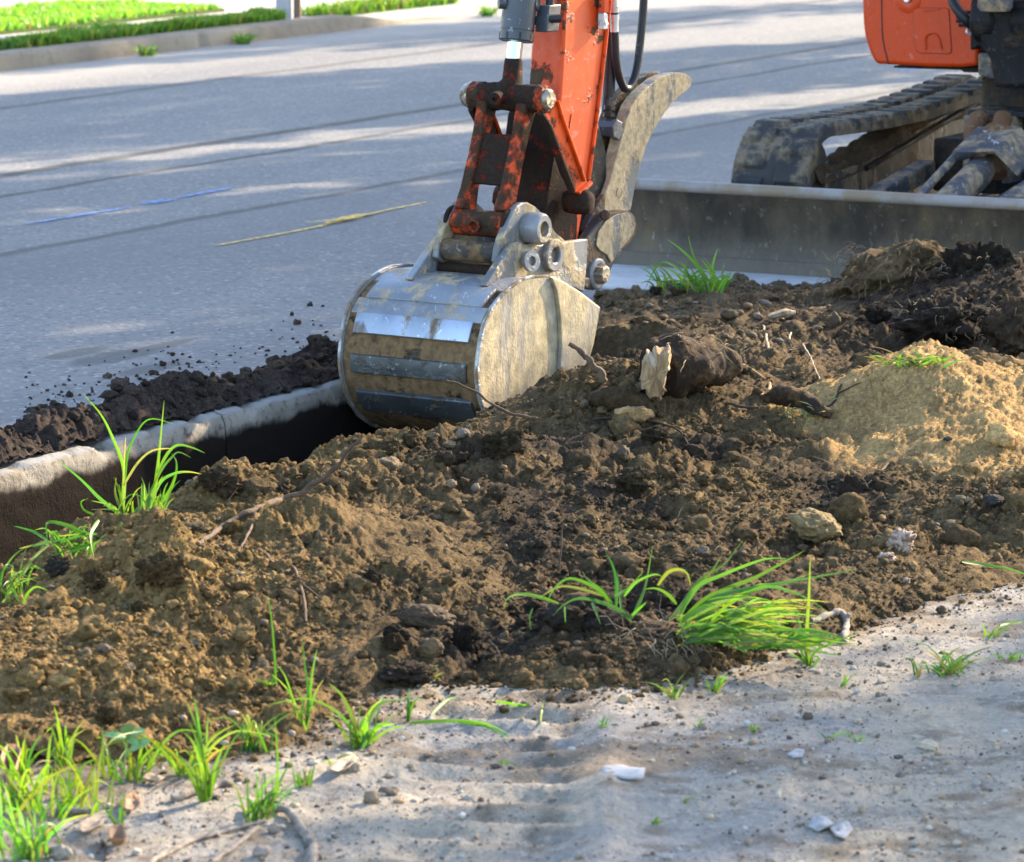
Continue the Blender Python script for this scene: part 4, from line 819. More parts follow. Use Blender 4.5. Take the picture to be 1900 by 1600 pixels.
for t_off, (x, y) in ((0, (1470, 165)), (-.19, (1800, 170))):
    c = bp(x, y, -.10); m = MB(); m.lathe(c + NV * .035, -NV, [(0, 0), (0, .065), (.012, .075), (.075, .075), (.085, .065), (.085, 0)], 28); m.build('boom_pivot', M_DARKCAST, sb, ang=40)
c = bp(1560, 120, -.10); m = MB(); m.lathe(c + NV * .07, -NV, [(0, .055), (.15, .055)], 24); m.build('boom_foot', M_DARKCAST, sb, lump=(.004, 20)); m = MB()
m.lathe(bp(1540, 60, -.19), Vector((0, 0, -1)), [(-.25, .058), (.0, .058), (.012, .05), (.015, 0)], 24); m.build('boom_cylinder', M_BLUESTEEL, EX, ang=40)
m = MB(); m.tube(catmull([bp(1175, -60, -.10), bp(1205, 40, -.12), bp(1260, 120, -.13), bp(1325, 190, -.12), bp(1380, 240, -.06)], 6), [.017] * 25, 12); m.build('hose', M_HOSE, EX)
m = MB(); m.tube(catmull([bp(1340, 235, -.04), bp(1310, 250, -.05), bp(1315, 278, -.05), bp(1375, 282, -.04)], 5), .005, 8); m.build('wire_clip', M_FIT, EX)
# boom over the top, out of the picture
top = TW(1420, -1850, 0); foot = bp(1600, 0, -.05); foot.z += .15
pk = (top * .45 + foot * .55) + Vector((0, 0, .85))
m = MB(); path = catmull([top - (pk - top).normalized() * .12, top, pk, foot], 8); m.tube(path, [.07, .09, .1, .105, .11, .115] + [.12] * (len(path) - 12) + [.115, .11, .105, .1, .09, .08], 8); m.build('boom', M_ORANGE, EX, bevel=.01)
# clods fallen against the blade foot and on the track
# ================================================================== small things
def c4(x, y): return x / 2.667, 560 + y / 2.667
def c6(x, y): return 1100 + x / 2.375, 440 + y / 2.375
def c5(x, y): return 600 + x / 3.167, 460 + y / 3.167
def c7(x, y): return x / 2.375, 1000 + y / 2.375
def c8b(x, y): return 700 + x / 1.583, 940 + y / 1.583
def c9(x, y): return x / 3.8, 1300 + y / 3.8
def c11(x, y): return 900 + x / 2.714, 1000 + y / 2.714
import bmesh
def ico(sub):
    bm = bmesh.new(); bmesh.ops.create_icosphere(bm, subdivisions=sub, radius=1); V = np.array([v.co[:] for v in bm.verts]); Fc = np.array([[v.index for v in f.verts] for f in bm.faces]); bm.free(); return V, Fc
ICO = {k: ico(k) for k in (1, 2, 3, 4, 5)}
def lump_shape(sub, seed, amt=.25, ridged=.0, flat=1.0):
    V, Fc = ICO[sub]; V = V.copy(); off = Vector((seed * 3.1, seed * 1.7, seed * 5.3)); out = []
    for v in V:
        p = Vector(v); d = 1 + amt * (mnoise.noise(p * 1.3 + off) + .6 * mnoise.noise(p * 2.7 + off)) 
        if sub > 2: d += amt * (.35 * mnoise.noise(p * 6 + off) + ridged * (.5 - abs(mnoise.noise(p * 3.5 + off * 2))) + .22 * ridged * (.5 - abs(mnoise.noise(p * 9 + off))) * 2 + .24 * mnoise.noise(p * 14 + off) + .16 * mnoise.noise(p * 29 + off))
        out.append(p * d)
    out = np.array([o[:] for o in out]); out[:, 2] *= flat; return out, Fc
M_STONE = NT('stone'); q = M_STONE; q.b.inputs['Specular IOR Level'].default_value = .12; M_STONE = q.out(q.mix(1.0, q.attr(), q.mix(q.ramp(q.noise(40, 5, .7), .3, .7), (.75, .75, .75), (1.15, 1.12, 1.1)), 'MULTIPLY'), .8, 0, q.bump(q.noise(120, 5, .7), .4, .003))
# ---- loose crumbs all over the heap: uncountable
protos = {1: [lump_shape(1, i, .42)[0] for i in range(10)], 2: [lump_shape(2, 20 + i, .50)[0] for i in range(10)], 3: [lump_shape(3, 40 + i, .52, 1.3)[0] for i in range(10)]}
def scatter(name, X, Y, Z, Rr, C, mat, sub, label=None, cat=None, sq=(.55, .95)):
    n = len(X); base = protos[sub]; Fc = ICO[sub][1]; nv = len(base[0]); idx = RS.randint(0, 10, n); S_ = np.stack(base)[idx]
    a = RS.rand(n) * 6.283; b = RS.randn(n) * .5; ca, sa_ = np.cos(a), np.sin(a); cb, sb_ = np.cos(b), np.sin(b)
    s = S_ * (Rr[:, None, None] * np.stack([RS.uniform(.8, 1.35, n), RS.uniform(.7, 1.1, n), RS.uniform(*sq, n)], -1)[:, None, :])
    y2 = s[..., 1] * cb[:, None] - s[..., 2] * sb_[:, None]; z2 = s[..., 1] * sb_[:, None] + s[..., 2] * cb[:, None]
    x3 = s[..., 0] * ca[:, None] - y2 * sa_[:, None]; y3 = s[..., 0] * sa_[:, None] + y2 * ca[:, None]
    V = np.stack([x3 + X[:, None], y3 + Y[:, None], z2 + Z[:, None]], -1).reshape(-1, 3)
    FF = (Fc[None] + (np.arange(n) * nv)[:, None, None]).reshape(-1, 3)
    o = np_mesh(name, V, FF, mat, colors=np.repeat(C, nv, axis=0), smooth=sub > 2); return tag(o, label, cat, kind='stuff')
def pile_pts(n, u0=-330, u1=2230):
    y = 6.95 + (13.2 - 6.95) * RS.rand(n * 3) ** 1.35; u = RS.uniform(u0, u1, n * 3); x = (u - 950) / 7904 * y
    p = pile_full(x, y); g = ground_full(x, y); k = (p > g - .004); x, y, p = x[k][:n], y[k][:n], p[k][:n]; return x, y, p
for sub, n, r0, rmax, nm in ((1, 150000, .0015, .0060, 'soil_crumbs'), (2, 15000, .0045, .012, 'soil_lumps'), (3, 1250, .0095, .026, 'soil_clods')):
    x, y, z = pile_pts(n); s = sandiness(x, y); cl = pn(x * 2.2, y * 2.2, 91) + .5 * pn(x * 7, y * 7, 92); k = (RS.rand(len(x)) > s * .88) & (RS.rand(len(x)) < .45 + .8 * cl); x, y, z = x[k], y[k], z[k]; n = len(x)
    r = np.minimum(r0 * (RS.rand(n) + 1e-3) ** -.42, rmax)
    C = soil_color(x, y, z) * RS.uniform(.55, 1.5, (n, 1)); st_ = RS.rand(n) < .035; C[st_] = np.array([.21, .155, .095]) * RS.uniform(.6, 1.3, (st_.sum(), 1))
    scatter(nm, x, y, z + r * .18, r, C, M_SOIL, sub, {1: 'fine crumbs of brown soil strewn over the dug heap', 2: 'small lumps of brown soil strewn over the dug heap', 3: 'lumpy fist sized and smaller clods of soil strewn over the dug heap'}[sub], 'soil crumbs')
# crumbs that rolled out over the pale sand, along the foot of the heap
n = 9000; i = RS.randint(0, len(BASE) - 1, n); f = RS.rand(n); bx = np.array(BASE, float)
u = bx[i, 0] * (1 - f) + bx[i + 1, 0] * f; v = bx[i, 1] * (1 - f) + bx[i + 1, 1] * f + np.abs(RS.randn(n)) * 34 * (.5 + RS.rand(n)) - 8; y = 1.7 * 7904 / (v + 480); x = (u - 950) / 7904 * y; z = ground_full(x, y); r = np.minimum(.0022 * (RS.rand(n) + 1e-3) ** -.4, .010)
scatter('spilled_crumbs', x, y, z + r * .3, r, soil_color(x, y, z) * RS.uniform(.6, 1.3, (n, 1)), M_SOIL, 1, 'brown soil crumbs scattered onto the pale sand along the foot of the heap', 'soil crumbs')
n = 34000; y = 5.6 + 3.3 * RS.rand(n); x = RS.uniform(-.19, .19, n) * y; z = ground_full(x, y); k = (pile_full(x, y) < z) & (pn(x * 3, y * 3, 93) > -.25 - .3 * RS.rand(n)); x, y, z = x[k], y[k], z[k]; n = len(x)
r = np.minimum(.0012 * (RS.rand(n) + 1e-3) ** -.40, .0085); pal = .72 * np.array([(.50, .44, .36), (.40, .33, .25), (.55, .52, .47), (.28, .22, .17), (.16, .13, .11), (.48, .36, .24)])
scatter('gravel', x, y, z + r * .3, r, pal[RS.randint(0, 6, n)] * RS.uniform(.7, 1.15, (n, 1)), M_STONE, 1, 'fine gravel and grit strewn over the pale sandy ground', 'gravel')
# crumbs on the soil ridge and on the road beside it
S, T, Z = RIDGE; k = RS.choice(S.size, 2600); zz = Z.ravel()[k]; k = k[zz > .004]; zz = Z.ravel()[k]; P = S.ravel()[k][:, None] * np.array(DV) + T.ravel()[k][:, None] * np.array(NV); n = len(k); r = np.minimum(.0045 * (RS.rand(n) + 1e-3) ** -.42, .022)
scatter('ridge_clods', P[:, 0], P[:, 1], zz + .012 + r * .2, r, np.array([.058, .042, .032]) * RS.uniform(.55, 1.5, (n, 1)), M_SOIL, 2, 'dark soil clods lying on the ridge along the road edge', 'soil crumbs')

# crumbs kicked onto the asphalt
n = 170; px = np.concatenate([RS.uniform(20, 320, 120), RS.uniform(320, 620, 50)]); py = 880 - .262 * px - 75 - np.abs(RS.randn(n)) * 36; y = 1.7 * 7904 / (py + 480); x = (px - 950) / 7904 * y; r = np.minimum(.0028 * (RS.rand(n) + 1e-3) ** -.4, .013)
scatter('road_crumbs', x, y, .004 + r * .4, r, np.array([.075, .055, .040]) * RS.uniform(.5, 1.6, (n, 1)), M_SOIL, 2, 'dark soil crumbs kicked onto the grey asphalt beside the soil ridge', 'soil crumbs')
# ---- stones and big clods, each a thing
def stone(name, px, py, wpx, hpx, col, label, cat, mat=None, seed=1, amt=.22, ridged=.3, sub=4, tilt=0.0, depth=1.0, sink=.25, group=None, rotz=0.0):
    p = hit(px, py + hpx * .30); D = p.y; a = wpx / 2 * D / 7904; c = hpx / 2 * D / 7904
    V, Fc = lump_shape(sub, seed, amt, ridged); V = V / np.abs(V).max(axis=0)
    V = V * np.array([a, max(a, c) * .85 * depth, c]); ct, s_ = math.cos(tilt), math.sin(tilt)
    x = V[:, 0] * ct - V[:, 2] * s_; z = V[:, 0] * s_ + V[:, 2] * ct; V = np.stack([x, V[:, 1], z], -1)
    C = np.array(col) * (1 + .25 * np.array([mnoise.noise(Vector(v) * 40 + Vector((seed, 0, 0))) for v in V]))[:, None]
    o = np_mesh(name, V, Fc, mat or M_STONE, colors=np.clip(C, 0, 1)); o.location = (p.x, p.y, p.z + c * (1 - sink * 1.6)); o.rotation_euler.z = rotz
    return tag(o, label, cat, group)
TANC, BRN, DRK, GRY = (.24, .165, .085), (.13, .090, .050), (.055, .040, .030), (.21, .175, .14)
LST = [
 ('stone', 792, 1145, 116, 54, (.15, .105, .065), 'flat dark brown stone lying on top of a clod left of the grass sod', 'stone', None),
 ('buried_log', 750, 1250, 128, 46, (.11, .080, .055), 'rounded dark log end half buried at the foot of the heap', 'log', M_SOIL),
 ('stone', 798, 1202, 54, 50, (.26, .18, .10), 'small angular tan stone below the flat dark stone', 'stone', None),
 ('soil_clod', 867, 1186, 66, 60, DRK, 'round dark clod right of the angular tan stone', 'clod', M_SOIL),
 ('soil_clod', 730, 1195, 50, 40, BRN, 'brown clod left of the angular tan stone, under the flat stone', 'clod', M_SOIL),
 ('stone', 1512, 978, 118, 62, (.40, .285, .135), 'large slanting olive tan stone on the right slope above the grass sod', 'stone', None),
 ('soil_clod', 1180, 895, 84, 58, (.17, .125, .07), 'flaky grey brown clod in the middle of the slope', 'clod', M_SOIL),
 ('soil_clod', 1390, 815, 34, 28, TANC, 'small tan clod on the slope below the hollow dark root', 'clod', M_SOIL),
 ('soil_clod', 1217, 812, 66, 44, (.10, .075, .045), 'dark clod with a tan top below the root log', 'clod', M_SOIL),
 ('stone', 1157, 850, 26, 34, (.20, .16, .11), 'upright grey brown stone left of the dark clod below the root log', 'stone', None),
 ('stone', 1845, 930, 46, 26, (.10, .088, .082), 'flat dark grey stone at the foot of the yellow sand', 'stone', None),
 ('stone', 1758, 816, 20, 10, (.10, .09, .085), 'small dark grey stone lying on the yellow sand', 'stone', None),
 ('pebble', 1304, 1023, 26, 22, (.30, .22, .17), 'round pinkish pebble on the slope above the grass sod', 'pebble', None),
 ('pebble', 1637, 962, 19, 15, (.46, .30, .15), 'small orange tan pebble right of the slanting stone', 'pebble', None),
 ('soil_clod', 1216, 541, 28, 24, (.10, .078, .065), 'round dark clod at the grass beneath the dozer blade', 'clod', M_SOIL),
 ('soil_clod', 1258, 542, 38, 19, TANC, 'flat tan clod in the grass beneath the dozer blade', 'clod', M_SOIL),
 ('stone', 1550, 596, 22, 38, (.24, .18, .11), 'pointed tan stone standing upright behind the hollow root', 'stone', None),
 ('stone', 1353, 588, 38, 22, (.24, .17, .10), 'tan stone on the soil behind the root log', 'stone', None),
 ('soil_clod', 1628, 588, 58, 42, (.07, .055, .042), 'dark fibrous clod in front of the big tan sod', 'clod', M_SOIL),
 ('soil_clod', 931, 826, 92, 60, (.11, .080, .045), 'large jagged dark clod on the crest below the bucket', 'clod', M_SOIL),
 ('soil_clod', 728, 830, 58, 38, TANC, 'tan clod on the crest left of the smaller round clod', 'clod', M_SOIL),
 ('soil_clod', 764, 820, 40, 42, (.21, .145, .075), 'rounded tan clod on the crest, between the flat tan clod and a pale pebble', 'clod', M_SOIL),
 ('pebble', 859, 806, 28, 20, (.30, .25, .20), 'pale grey tilted pebble on the crest left of the jagged clod', 'pebble', None),
 ('pebble', 835, 830, 30, 14, (.36, .27, .17), 'flat cream pebble below the tilted pale pebble', 'pebble', None),
 ('pebble', 837, 902, 28, 18, (.34, .25, .15), 'flaky cream pebble low on the sunny crest slope', 'pebble', None),
 ('pebble', 882, 908, 18, 20, (.36, .28, .2), 'upright white tan pebble beside the flaky cream pebble', 'pebble', None),
 ('soil_clod', 826, 853, 44, 34, (.14, .105, .065), 'smooth grey brown clod in the middle of the crest slope', 'clod', M_SOIL),
 ('soil_clod', 918, 920, 48, 38, (.16, .12, .07), 'grey brown clod right of the upright pebble', 'clod', M_SOIL),
 ('soil_clod', 531, 1270, 34, 32, (.19, .125, .06), 'round tan clod at the foot of the tall single grass blade', 'clod', M_SOIL),
 ('pebble', 194, 1206, 36, 19, (.25, .17, .125), 'mauve pebble on the left slope of the heap', 'pebble', None),
 ('soil_clod', 198, 1330, 52, 46, (.22, .145, .065), 'knobbly sunlit clod near the foot of the left slope', 'clod', M_SOIL),
 ('soil_clod', 262, 1128, 50, 28, (.23, .155, .072), 'smooth olive tan clod on the left mound', 'clod', M_SOIL),
 ('soil_clod', 105, 1056, 60, 52, (.15, .125, .095), 'grey clod in the grass at the trench edge', 'clod', M_SOIL),
 ('soil_clod', 178, 1076, 56, 58, (.21, .14, .065), 'tall tan clod on the crest of the left mound', 'clod', M_SOIL),
 ('soil_clod', 38, 1142, 28, 26, (.24, .165, .08), 'small sunlit clod at the left end of the crest', 'clod', M_SOIL),
 ('soil_clod', 410, 900, 90, 62, (.15, .105, .06), 'big tan topped clod on the crest above the long root', 'clod', M_SOIL),
 ('soil_clod', 690, 1072, 44, 38, (.10, .072, .046), 'dark brown clod right of the branching root', 'clod', M_SOIL),
 ('soil_clod', 300, 1062, 110, 78, (.21, .14, .062), 'largest lump on top of the left mound', 'clod', M_SOIL),
 ('soil_clod', 735, 1180, 60, 40, (.08, .06, .042), 'dark clod tucked behind the angular tan stone', 'clod', M_SOIL),
 ('stone', 1780, 928, 34, 20, (.22, .17, .10), 'tan stone left of the flat dark grey stone', 'stone', None),
 ('stone', 1748, 1134, 26, 18, (.16, .12, .08), 'lone dark stone on the pale sand at right', 'stone', None),
 ('stone', 1500, 1330, 26, 16, (.12, .09, .065), 'dark stone on the sand below the grass sod', 'stone', None),
 ('stone', 1160, 1298, 32, 20, (.36, .27, .17), 'cream tan stone at the heap foot below the sod', 'stone', None),
 ('stone', 1722, 1384, 42, 24, (.50, .42, .32), 'flat cream stone on the pale sand at right', 'stone', None),
 ('stone', 485, 1582, 40, 26, (.33, .27, .22), 'pinkish grey cobble beside the bent grey stick', 'stone', None),
 ('stone', 115, 1582, 54, 36, (.30, .27, .22), 'rounded grey cobble at the grass in the near left corner', 'stone', None),
 ('stone', 508, 1542, 26, 26, (.30, .25, .2), 'small round cobble above the pinkish grey cobble', 'stone', None),
 ('stone', 690, 1482, 36, 34, (.24, .18, .12), 'angular brown stone between the sand and the grass tufts', 'stone', None),
 ('stone', 655, 1425, 34, 26, (.34, .28, .21), 'pale stone among the rubble left of the track print', 'stone', None),
 ('stone', 722, 1470, 44, 22, (.20, .155, .11), 'dark sliver of stone on the rubble beside the track print', 'stone', None),
 ('stone', 540, 1362, 18, 16, (.40, .33, .25), 'pale round pebble at the foot of the heap by the grass', 'pebble', None),
]
for k, (nm, px, py, wp, hp_, colr, lab, cat, mat) in enumerate(LST):
    soilish = mat is not None
    stone(nm, px, py, wp, hp_, tuple(v * SOILK for v in colr) if soilish else tuple(v * (STONEK if py < 1290 else .8) for v in colr), lab, cat, mat, seed=k + 3, amt=.52 if soilish else .30, ridged=.9 if soilish else .4, tilt=-.30 if 'slanting' in lab else (.08 * ((k * 7) % 5 - 2)), sub=5 if wp > 44 else 4 if wp > 24 else 3)
# pebbles lying about: look-alikes in two groups
def pebbles(n, region, lab, grp, cols, r0, r1):
    done = 0
    while done < n:
        px, py = region(); p = hit(px, py)
        r = random.uniform(r0, r1); k = done % 6; V, Fc = lump_shape(2, 60 + k, .16); V = V * np.array([r * random.uniform(1, 1.5), r, r * random.uniform(.5, .8)])
        c = np.array(random.choice(cols)) * random.uniform(.8, 1.15); o = np_mesh('pebble', V, Fc, M_STONE, colors=np.repeat(c[None], len(V), 0)); o.location = (p.x, p.y, p.z + r * .25); o.rotation_euler.z = random.uniform(0, 6)
        tag(o, lab, 'pebble', grp); done += 1
PC = [tuple(.72 * v for v in c) for c in [(.52, .42, .29), (.42, .28, .16), (.54, .47, .38), (.34, .24, .15), (.45, .34, .23)]]
pebbles(46, lambda: (random.choice([random.gauss(640, 130), random.gauss(1300, 190)]), random.gauss(1390, 62)), 'small rounded pebble lying on the pale sand in front of the heap', 'pebbles on the pale sand', PC, .0035, .0085)
pebbles(60, lambda: (random.uniform(0, 1880), random.uniform(870, 1240)), 'small rounded pebble half buried in the brown slope of the heap', 'pebbles in the heap', [tuple(.36 * v for v in c) for c in PC], .004, .009)
pebbles(34, lambda: (random.uniform(1180, 1560), random.uniform(560, 650)), 'pale pebble in the grey brown soil behind the root log', 'pebbles behind the root log', [tuple(.42 * v for v in c) for c in PC], .006, .014)

# ---- roots and sticks
def barkmat(name, a, b): q = NT(name); n1 = q.noise(30, 6, .7); return q.out(q.mix(q.ramp(n1, .35, .65), a, b), .9, 0, q.bump(n1, .8, .006))
M_ROOT = barkmat('root_bark', (.13, .085, .050), (.055, .036, .024)); M_ROOTD = barkmat('dark_root_bark', (.060, .036, .026), (.024, .016, .013)); M_STICKG = barkmat('weathered_stick', (.24, .20, .165), (.12, .10, .085)); M_WOOD = barkmat('broken_wood', (.34, .21, .085), (.17, .10, .045)); M_WOODP = barkmat('pale_wood', (.33, .265, .18), (.17, .125, .08))
def root(paths, label, mat, cat='root', name='root', lift=.004):
    """paths: list of (pixel points, radius start, radius end, rise of the far end above the soil)"""
    m = MB()
    for P, r0, r1, rise in paths:
        Q = []; d0 = hit(*P[0])
        for i, (px, py) in enumerate(P):
            f = i / (len(P) - 1); h = hit(px, py)
            if rise: D = d0.y + (h.y - d0.y) * (0 if rise == 1 else .5); h = PD(px, py, D)
            Q.append(h + Vector((0, 0, lift)))
        C = catmull(Q, 7); n_ = len(C); C = [c + Vector((mnoise.noise(c * 40), mnoise.noise(c * 40 + Vector((9, 0, 0))), mnoise.noise(c * 40 + Vector((0, 9, 0))))) * r0 * .8 for c in C]
        m.tube(C, [(r0 + (r1 - r0) * i / (n_ - 1)) * random.uniform(.82, 1.18) for i in range(n_)], 8)
    return tag(m.build(name, mat, ang=70), label, cat)
root([([c4(*p) for p in [(985, 1215), (1100, 1130), (1250, 1070), (1400, 990)]], .0045, .007, 0), ([c4(*p) for p in [(1400, 990), (1530, 930), (1640, 850), (1720, 760), (1785, 675)]], .007, .003, 1), ([c4(*p) for p in [(1262, 1070), (1250, 1140), (1190, 1230)]], .004, .002, 0)], 'long brown root crossing the slope and rising towards the bucket', M_ROOT)
root([([c4(*p) for p in [(1310, 1260), (1400, 1350), (1450, 1330), (1490, 1440), (1505, 1520), (1512, 1600)]], .003, .0035, 0), ([c4(*p) for p in [(1420, 1300), (1450, 1360)]], .003, .003, 0), ([c4(*p) for p in [(1500, 1430), (1590, 1490), (1620, 1570)]], .002, .001, 0), ([c4(*p) for p in [(1500, 1250), (1470, 1300), (1490, 1330)]], .0015, .001, 0)], 'thin branching root lying on the sunny slope left of the middle', M_ROOT)
root([([c5(*p) for p in [(1250, 1010), (1150, 995), (1060, 970), (960, 910), (900, 860), (800, 815), (725, 790)]], .0045, .002, 1)], 'thin twig reaching up across the face of the bucket', M_ROOT, 'twig', 'twig')
root([([c5(*p) for p in [(1660, 800), (1590, 710), (1560, 660), (1500, 610), (1450, 570)]], .010, .0055, 1)], 'short thick root stub sticking up right of the bucket', M_ROOT)
root([([c6(*p) for p in [(625, 560), (700, 600), (780, 660), (745, 715)]], .005, .004, 0)], 'tan root hanging from the broken end of the root log', M_WOOD)
root([([c6(*p) for p in [(740, 725), (830, 748), (960, 772), (1050, 748), (1075, 700), (1095, 655)]], .0035, .002, 0), ([c6(*p) for p in [(1075, 700), (1140, 680), (1180, 650)]], .002, .001, 0), ([c6(*p) for p in [(900, 755), (915, 725)]], .002, .001, 0)], 'reddish wiry root looping in front of the hollow dark root', M_ROOTD)
root([([c6(*p) for p in [(1300, 1015), (1220, 1100), (1150, 1150)]], .0035, .002, 0), ([c6(*p) for p in [(1150, 1165), (1180, 1220), (1205, 1255)]], .0025, .0015, 0)], 'grey twig on the slope left of the sand foot', M_ROOT, 'twig', 'twig')
root([([c6(*p) for p in [(0, 815), (150, 825), (300, 830), (380, 880), (435, 950)]], .0028, .002, 0)], 'thin dark root trailing down below the root log', M_ROOTD)
root([([c6(*p) for p in [(730, 350), (752, 400), (762, 440), (775, 505)]], .004, .0035, 0)], 'pale bent stick behind the root log, left of the wood chip', M_WOODP, 'stick', 'stick')
root([([c6(*p) for p in [(882, 388), (872, 430), (864, 462)]], .0035, .003, 0)], 'short pale stick below the wood chip', M_WOODP, 'stick', 'stick')
root([([c6(*p) for p in [(925, 480), (960, 540), (980, 590), (1002, 636)]], .0026, .0015, 0)], 'thin pale root on the grey soil behind the log', M_WOODP)
root([([c6(*p) for p in [(585, 745), (640, 760), (735, 775)]], .004, .003, 0)], 'short dark root at the mouth of the hollow root', M_ROOTD)
root([([c11(*p) for p in [(1160, 545), (1190, 490), (1250, 440), (1330, 415)]], .008, .0085, 1)], 'thick dark root poking out of the grass sod', M_ROOTD)
root([([c11(*p) for p in [(1640, 440), (1700, 410), (1770, 392), (1815, 420), (1815, 480), (1810, 530)]], .006, .008, 0), ([c11(*p) for p in [(1815, 420), (1838, 385)]], .006, .004, 1)], 'bleached grey hooked root at the right end of the grass sod', M_STICKG)
root([([c8b(*p) for p in [(533, 195), (540, 130), (546, 52)]], .0025, .0012, 1)], 'upright thin dead stalk on the dark part of the slope', M_ROOT, 'stalk', 'dead_stalk')
root([([c7(*p) for p in [(1200, 1205), (1280, 1240), (1330, 1310), (1378, 1370), (1372, 1440), (1380, 1500)]], .007, .0095, 0)], 'bent grey stick in the near foreground, thickest on the sand', M_STICKG, 'stick', 'stick', .008)
root([([c7(*p) for p in [(640, 1460), (760, 1385), (860, 1340), (1000, 1305), (1165, 1258)]], .005, .0035, 0)], 'long straight brown grey twig at the bottom edge of the sand', M_STICKG, 'twig', 'twig', .005)
root([([c7(*p) for p in [(930, 1440), (1050, 1360), (1142, 1288)]], .005, .003, 0)], 'short pale twig between the long twig and the bent stick', M_STICKG, 'twig', 'twig', .005)
root([([c7(*p) for p in [(752, 1166), (860, 1130), (960, 1100), (1010, 1092)]], .009, .006, 0)], 'stout grey stick on the sand behind the tall grass tuft', M_STICKG, 'stick', 'stick', .006)
root([([c7(*p) for p in [(240, 1225), (330, 1218), (410, 1212)]], .006, .005, 0)], 'grey stick half hidden in the left grass', M_STICKG, 'stick', 'stick', .006)
root([([c7(*p) for p in [(430, 1395), (455, 1340), (470, 1425)]], .003, .002, 0)], 'dark forked twiglet by the curled brown leaf', M_ROOT, 'twig', 'twig')
M_FIB = NT('root_fibre').out((.17, .12, .075), .9)
def fibres(p, rx, rz, n, ln, parent, mat=None, down=True, thick=.0009):
    m = MB()
    for i in range(n):
        a = random.uniform(0, 6.283); e = random.uniform(-.3, .9); d = Vector((math.cos(a) * math.cos(e), math.sin(a) * math.cos(e), math.sin(e))); b = p + Vector((d.x * rx, d.y * rx, d.z * rz)) * .95
        q_ = [b]; v = (d + Vector((random.gauss(0, .6), random.gauss(0, .6), random.gauss(0, .6)))).normalized()
        for k in range(4): v = (v + Vector((random.gauss(0, .45), random.gauss(0, .45), random.gauss(0, .4) - (.35 if down else 0)))).normalized(); q_.append(q_[-1] + v * ln * random.uniform(.15, .33))
        m.tube(q_, [thick, thick, thick * .8, thick * .7, thick * .4], 4, False)
    return m.build('root_fibres', mat or M_FIB, parent)
# root log: rough bark with soil stuck to it, torn pale end
def lump_tube(P, rad, n, mat, name, parent, amp, fr, caps=True):
    m = MB(); C = catmull(P, 14); N_ = len(C); rr = np.interp(np.linspace(0, 1, N_), np.linspace(0, 1, len(rad)), rad); m.tube(C, list(rr), n, caps); return m.build(name, mat, parent, ang=70, lump=(amp, fr))
M_EARTHBARK = muddy('earthy_bark', (.026, .017, .012), 0, .9, (.105, .064, .032), .44, 18, None, bumpd=.006, edge=.12)
M_STRIP = muddy('dusty_bark', (.10, .07, .045), 0, .9, (.24, .16, .08), .62, 26, None, bumpd=.006, edge=.12)
q = NT('torn_wood'); n1 = q.noise(22, 6, .7, (3, 1, .6)); n2 = q.noise(9, 4, .6); M_TORN = q.out(q.mix(q.ramp(n2, .45, .62), q.mix(q.ramp(n1, .35, .65), (.36, .25, .135), (.20, .125, .06)), q.mix(q.ramp(n1, .35, .65), (.50, .43, .33), (.30, .22, .14))), .9, 0, q.bump(n1, 1.0, .008))
def torn(P, D, th, mat, name, parent, amp=.006, fr=40):
    """a torn slab of wood: jagged outline with real thickness, roughened"""
    Q = [PD(px, py, D) for px, py in P]; Q = catmull(Q + [Q[0]], 4)[:-1]; c = sum(Q, Vector()) / len(Q); m = MB(); n_ = len(Q); vs = []; fs = []
    lay = [(.0, -.5), (.45, -.62), (.85, -.55), (1, -.2), (1, .3), (.85, .5), (0, .5)]
    for r_, d_ in lay: vs += [c + (p - c) * max(r_, .02) + Vector((0, d_ * th, 0)) for p in Q]
    for k in range(len(lay) - 1): fs += [(k * n_ + i, k * n_ + (i + 1) % n_, (k + 1) * n_ + (i + 1) % n_, (k + 1) * n_ + i) for i in range(n_)]
    m.add(vs, fs); return m.build(name, mat, parent, ang=35, lump=(amp, fr))
DL = min(hit(*c6(x, y)).y for x, y in ((300, 690), (450, 660), (560, 620))) - .02
def LP(x, y, d=0.0): return PD(*c6(x, y), DL + d)
p0, p1 = LP(290, 590), LP(605, 568, .12)
LG = empty('root_log', p0, 'thick dark root log with a torn pale end on the crest right of the bucket', 'log')
lump_tube([p0 + Vector((0, .01, 0)), p0.lerp(p1, .3) + Vector((0, .02, .008)), p0.lerp(p1, .65) + Vector((0, .01, .006)), p1], [.060, .070, .066, .050, .028], 30, M_EARTHBARK, 'bark', LG, .016, 13)
torn([c6(*p) for p in [(212, 640), (222, 560), (232, 540), (238, 500), (262, 512), (280, 482), (300, 500), (342, 478), (340, 560), (330, 585), (316, 650), (324, 672), (304, 690), (300, 722), (272, 702), (248, 715), (230, 672), (216, 668)]], DL - .05, .06, M_TORN, 'torn_end', LG, .007, 70)
fibres(LP(450, 500, .0), .07, .05, 22, .05, LG, NT('bark_fibre').out((.26, .17, .085), .9), True, .0012)
D_ = hit(*c6(890, 790)).y - .01; p0, p1 = PD(*c6(745, 715), D_ + .04), PD(*c6(1050, 785), D_ - .02)
tag(lump_tube([p0, p0.lerp(p1, .35) + Vector((0, 0, .022)), p0.lerp(p1, .7) + Vector((0, 0, .014)), p1], [.010, .020, .024, .020, .010], 18, M_EARTHBARK, 'hollow_root', None, .009, 22), 'hollow dark root lying in a pocket of soil left of the yellow sand', 'root')
M_SOILK_ = soil_mat('stuck_soil', False, (.085, .056, .028))
DS = hit(*c6(180, 790)).y - .02
CH_ = empty('root_stub', PD(*c6(120, 760), DS), 'soil covered root stub with a yellow torn edge, below the root log', 'log')
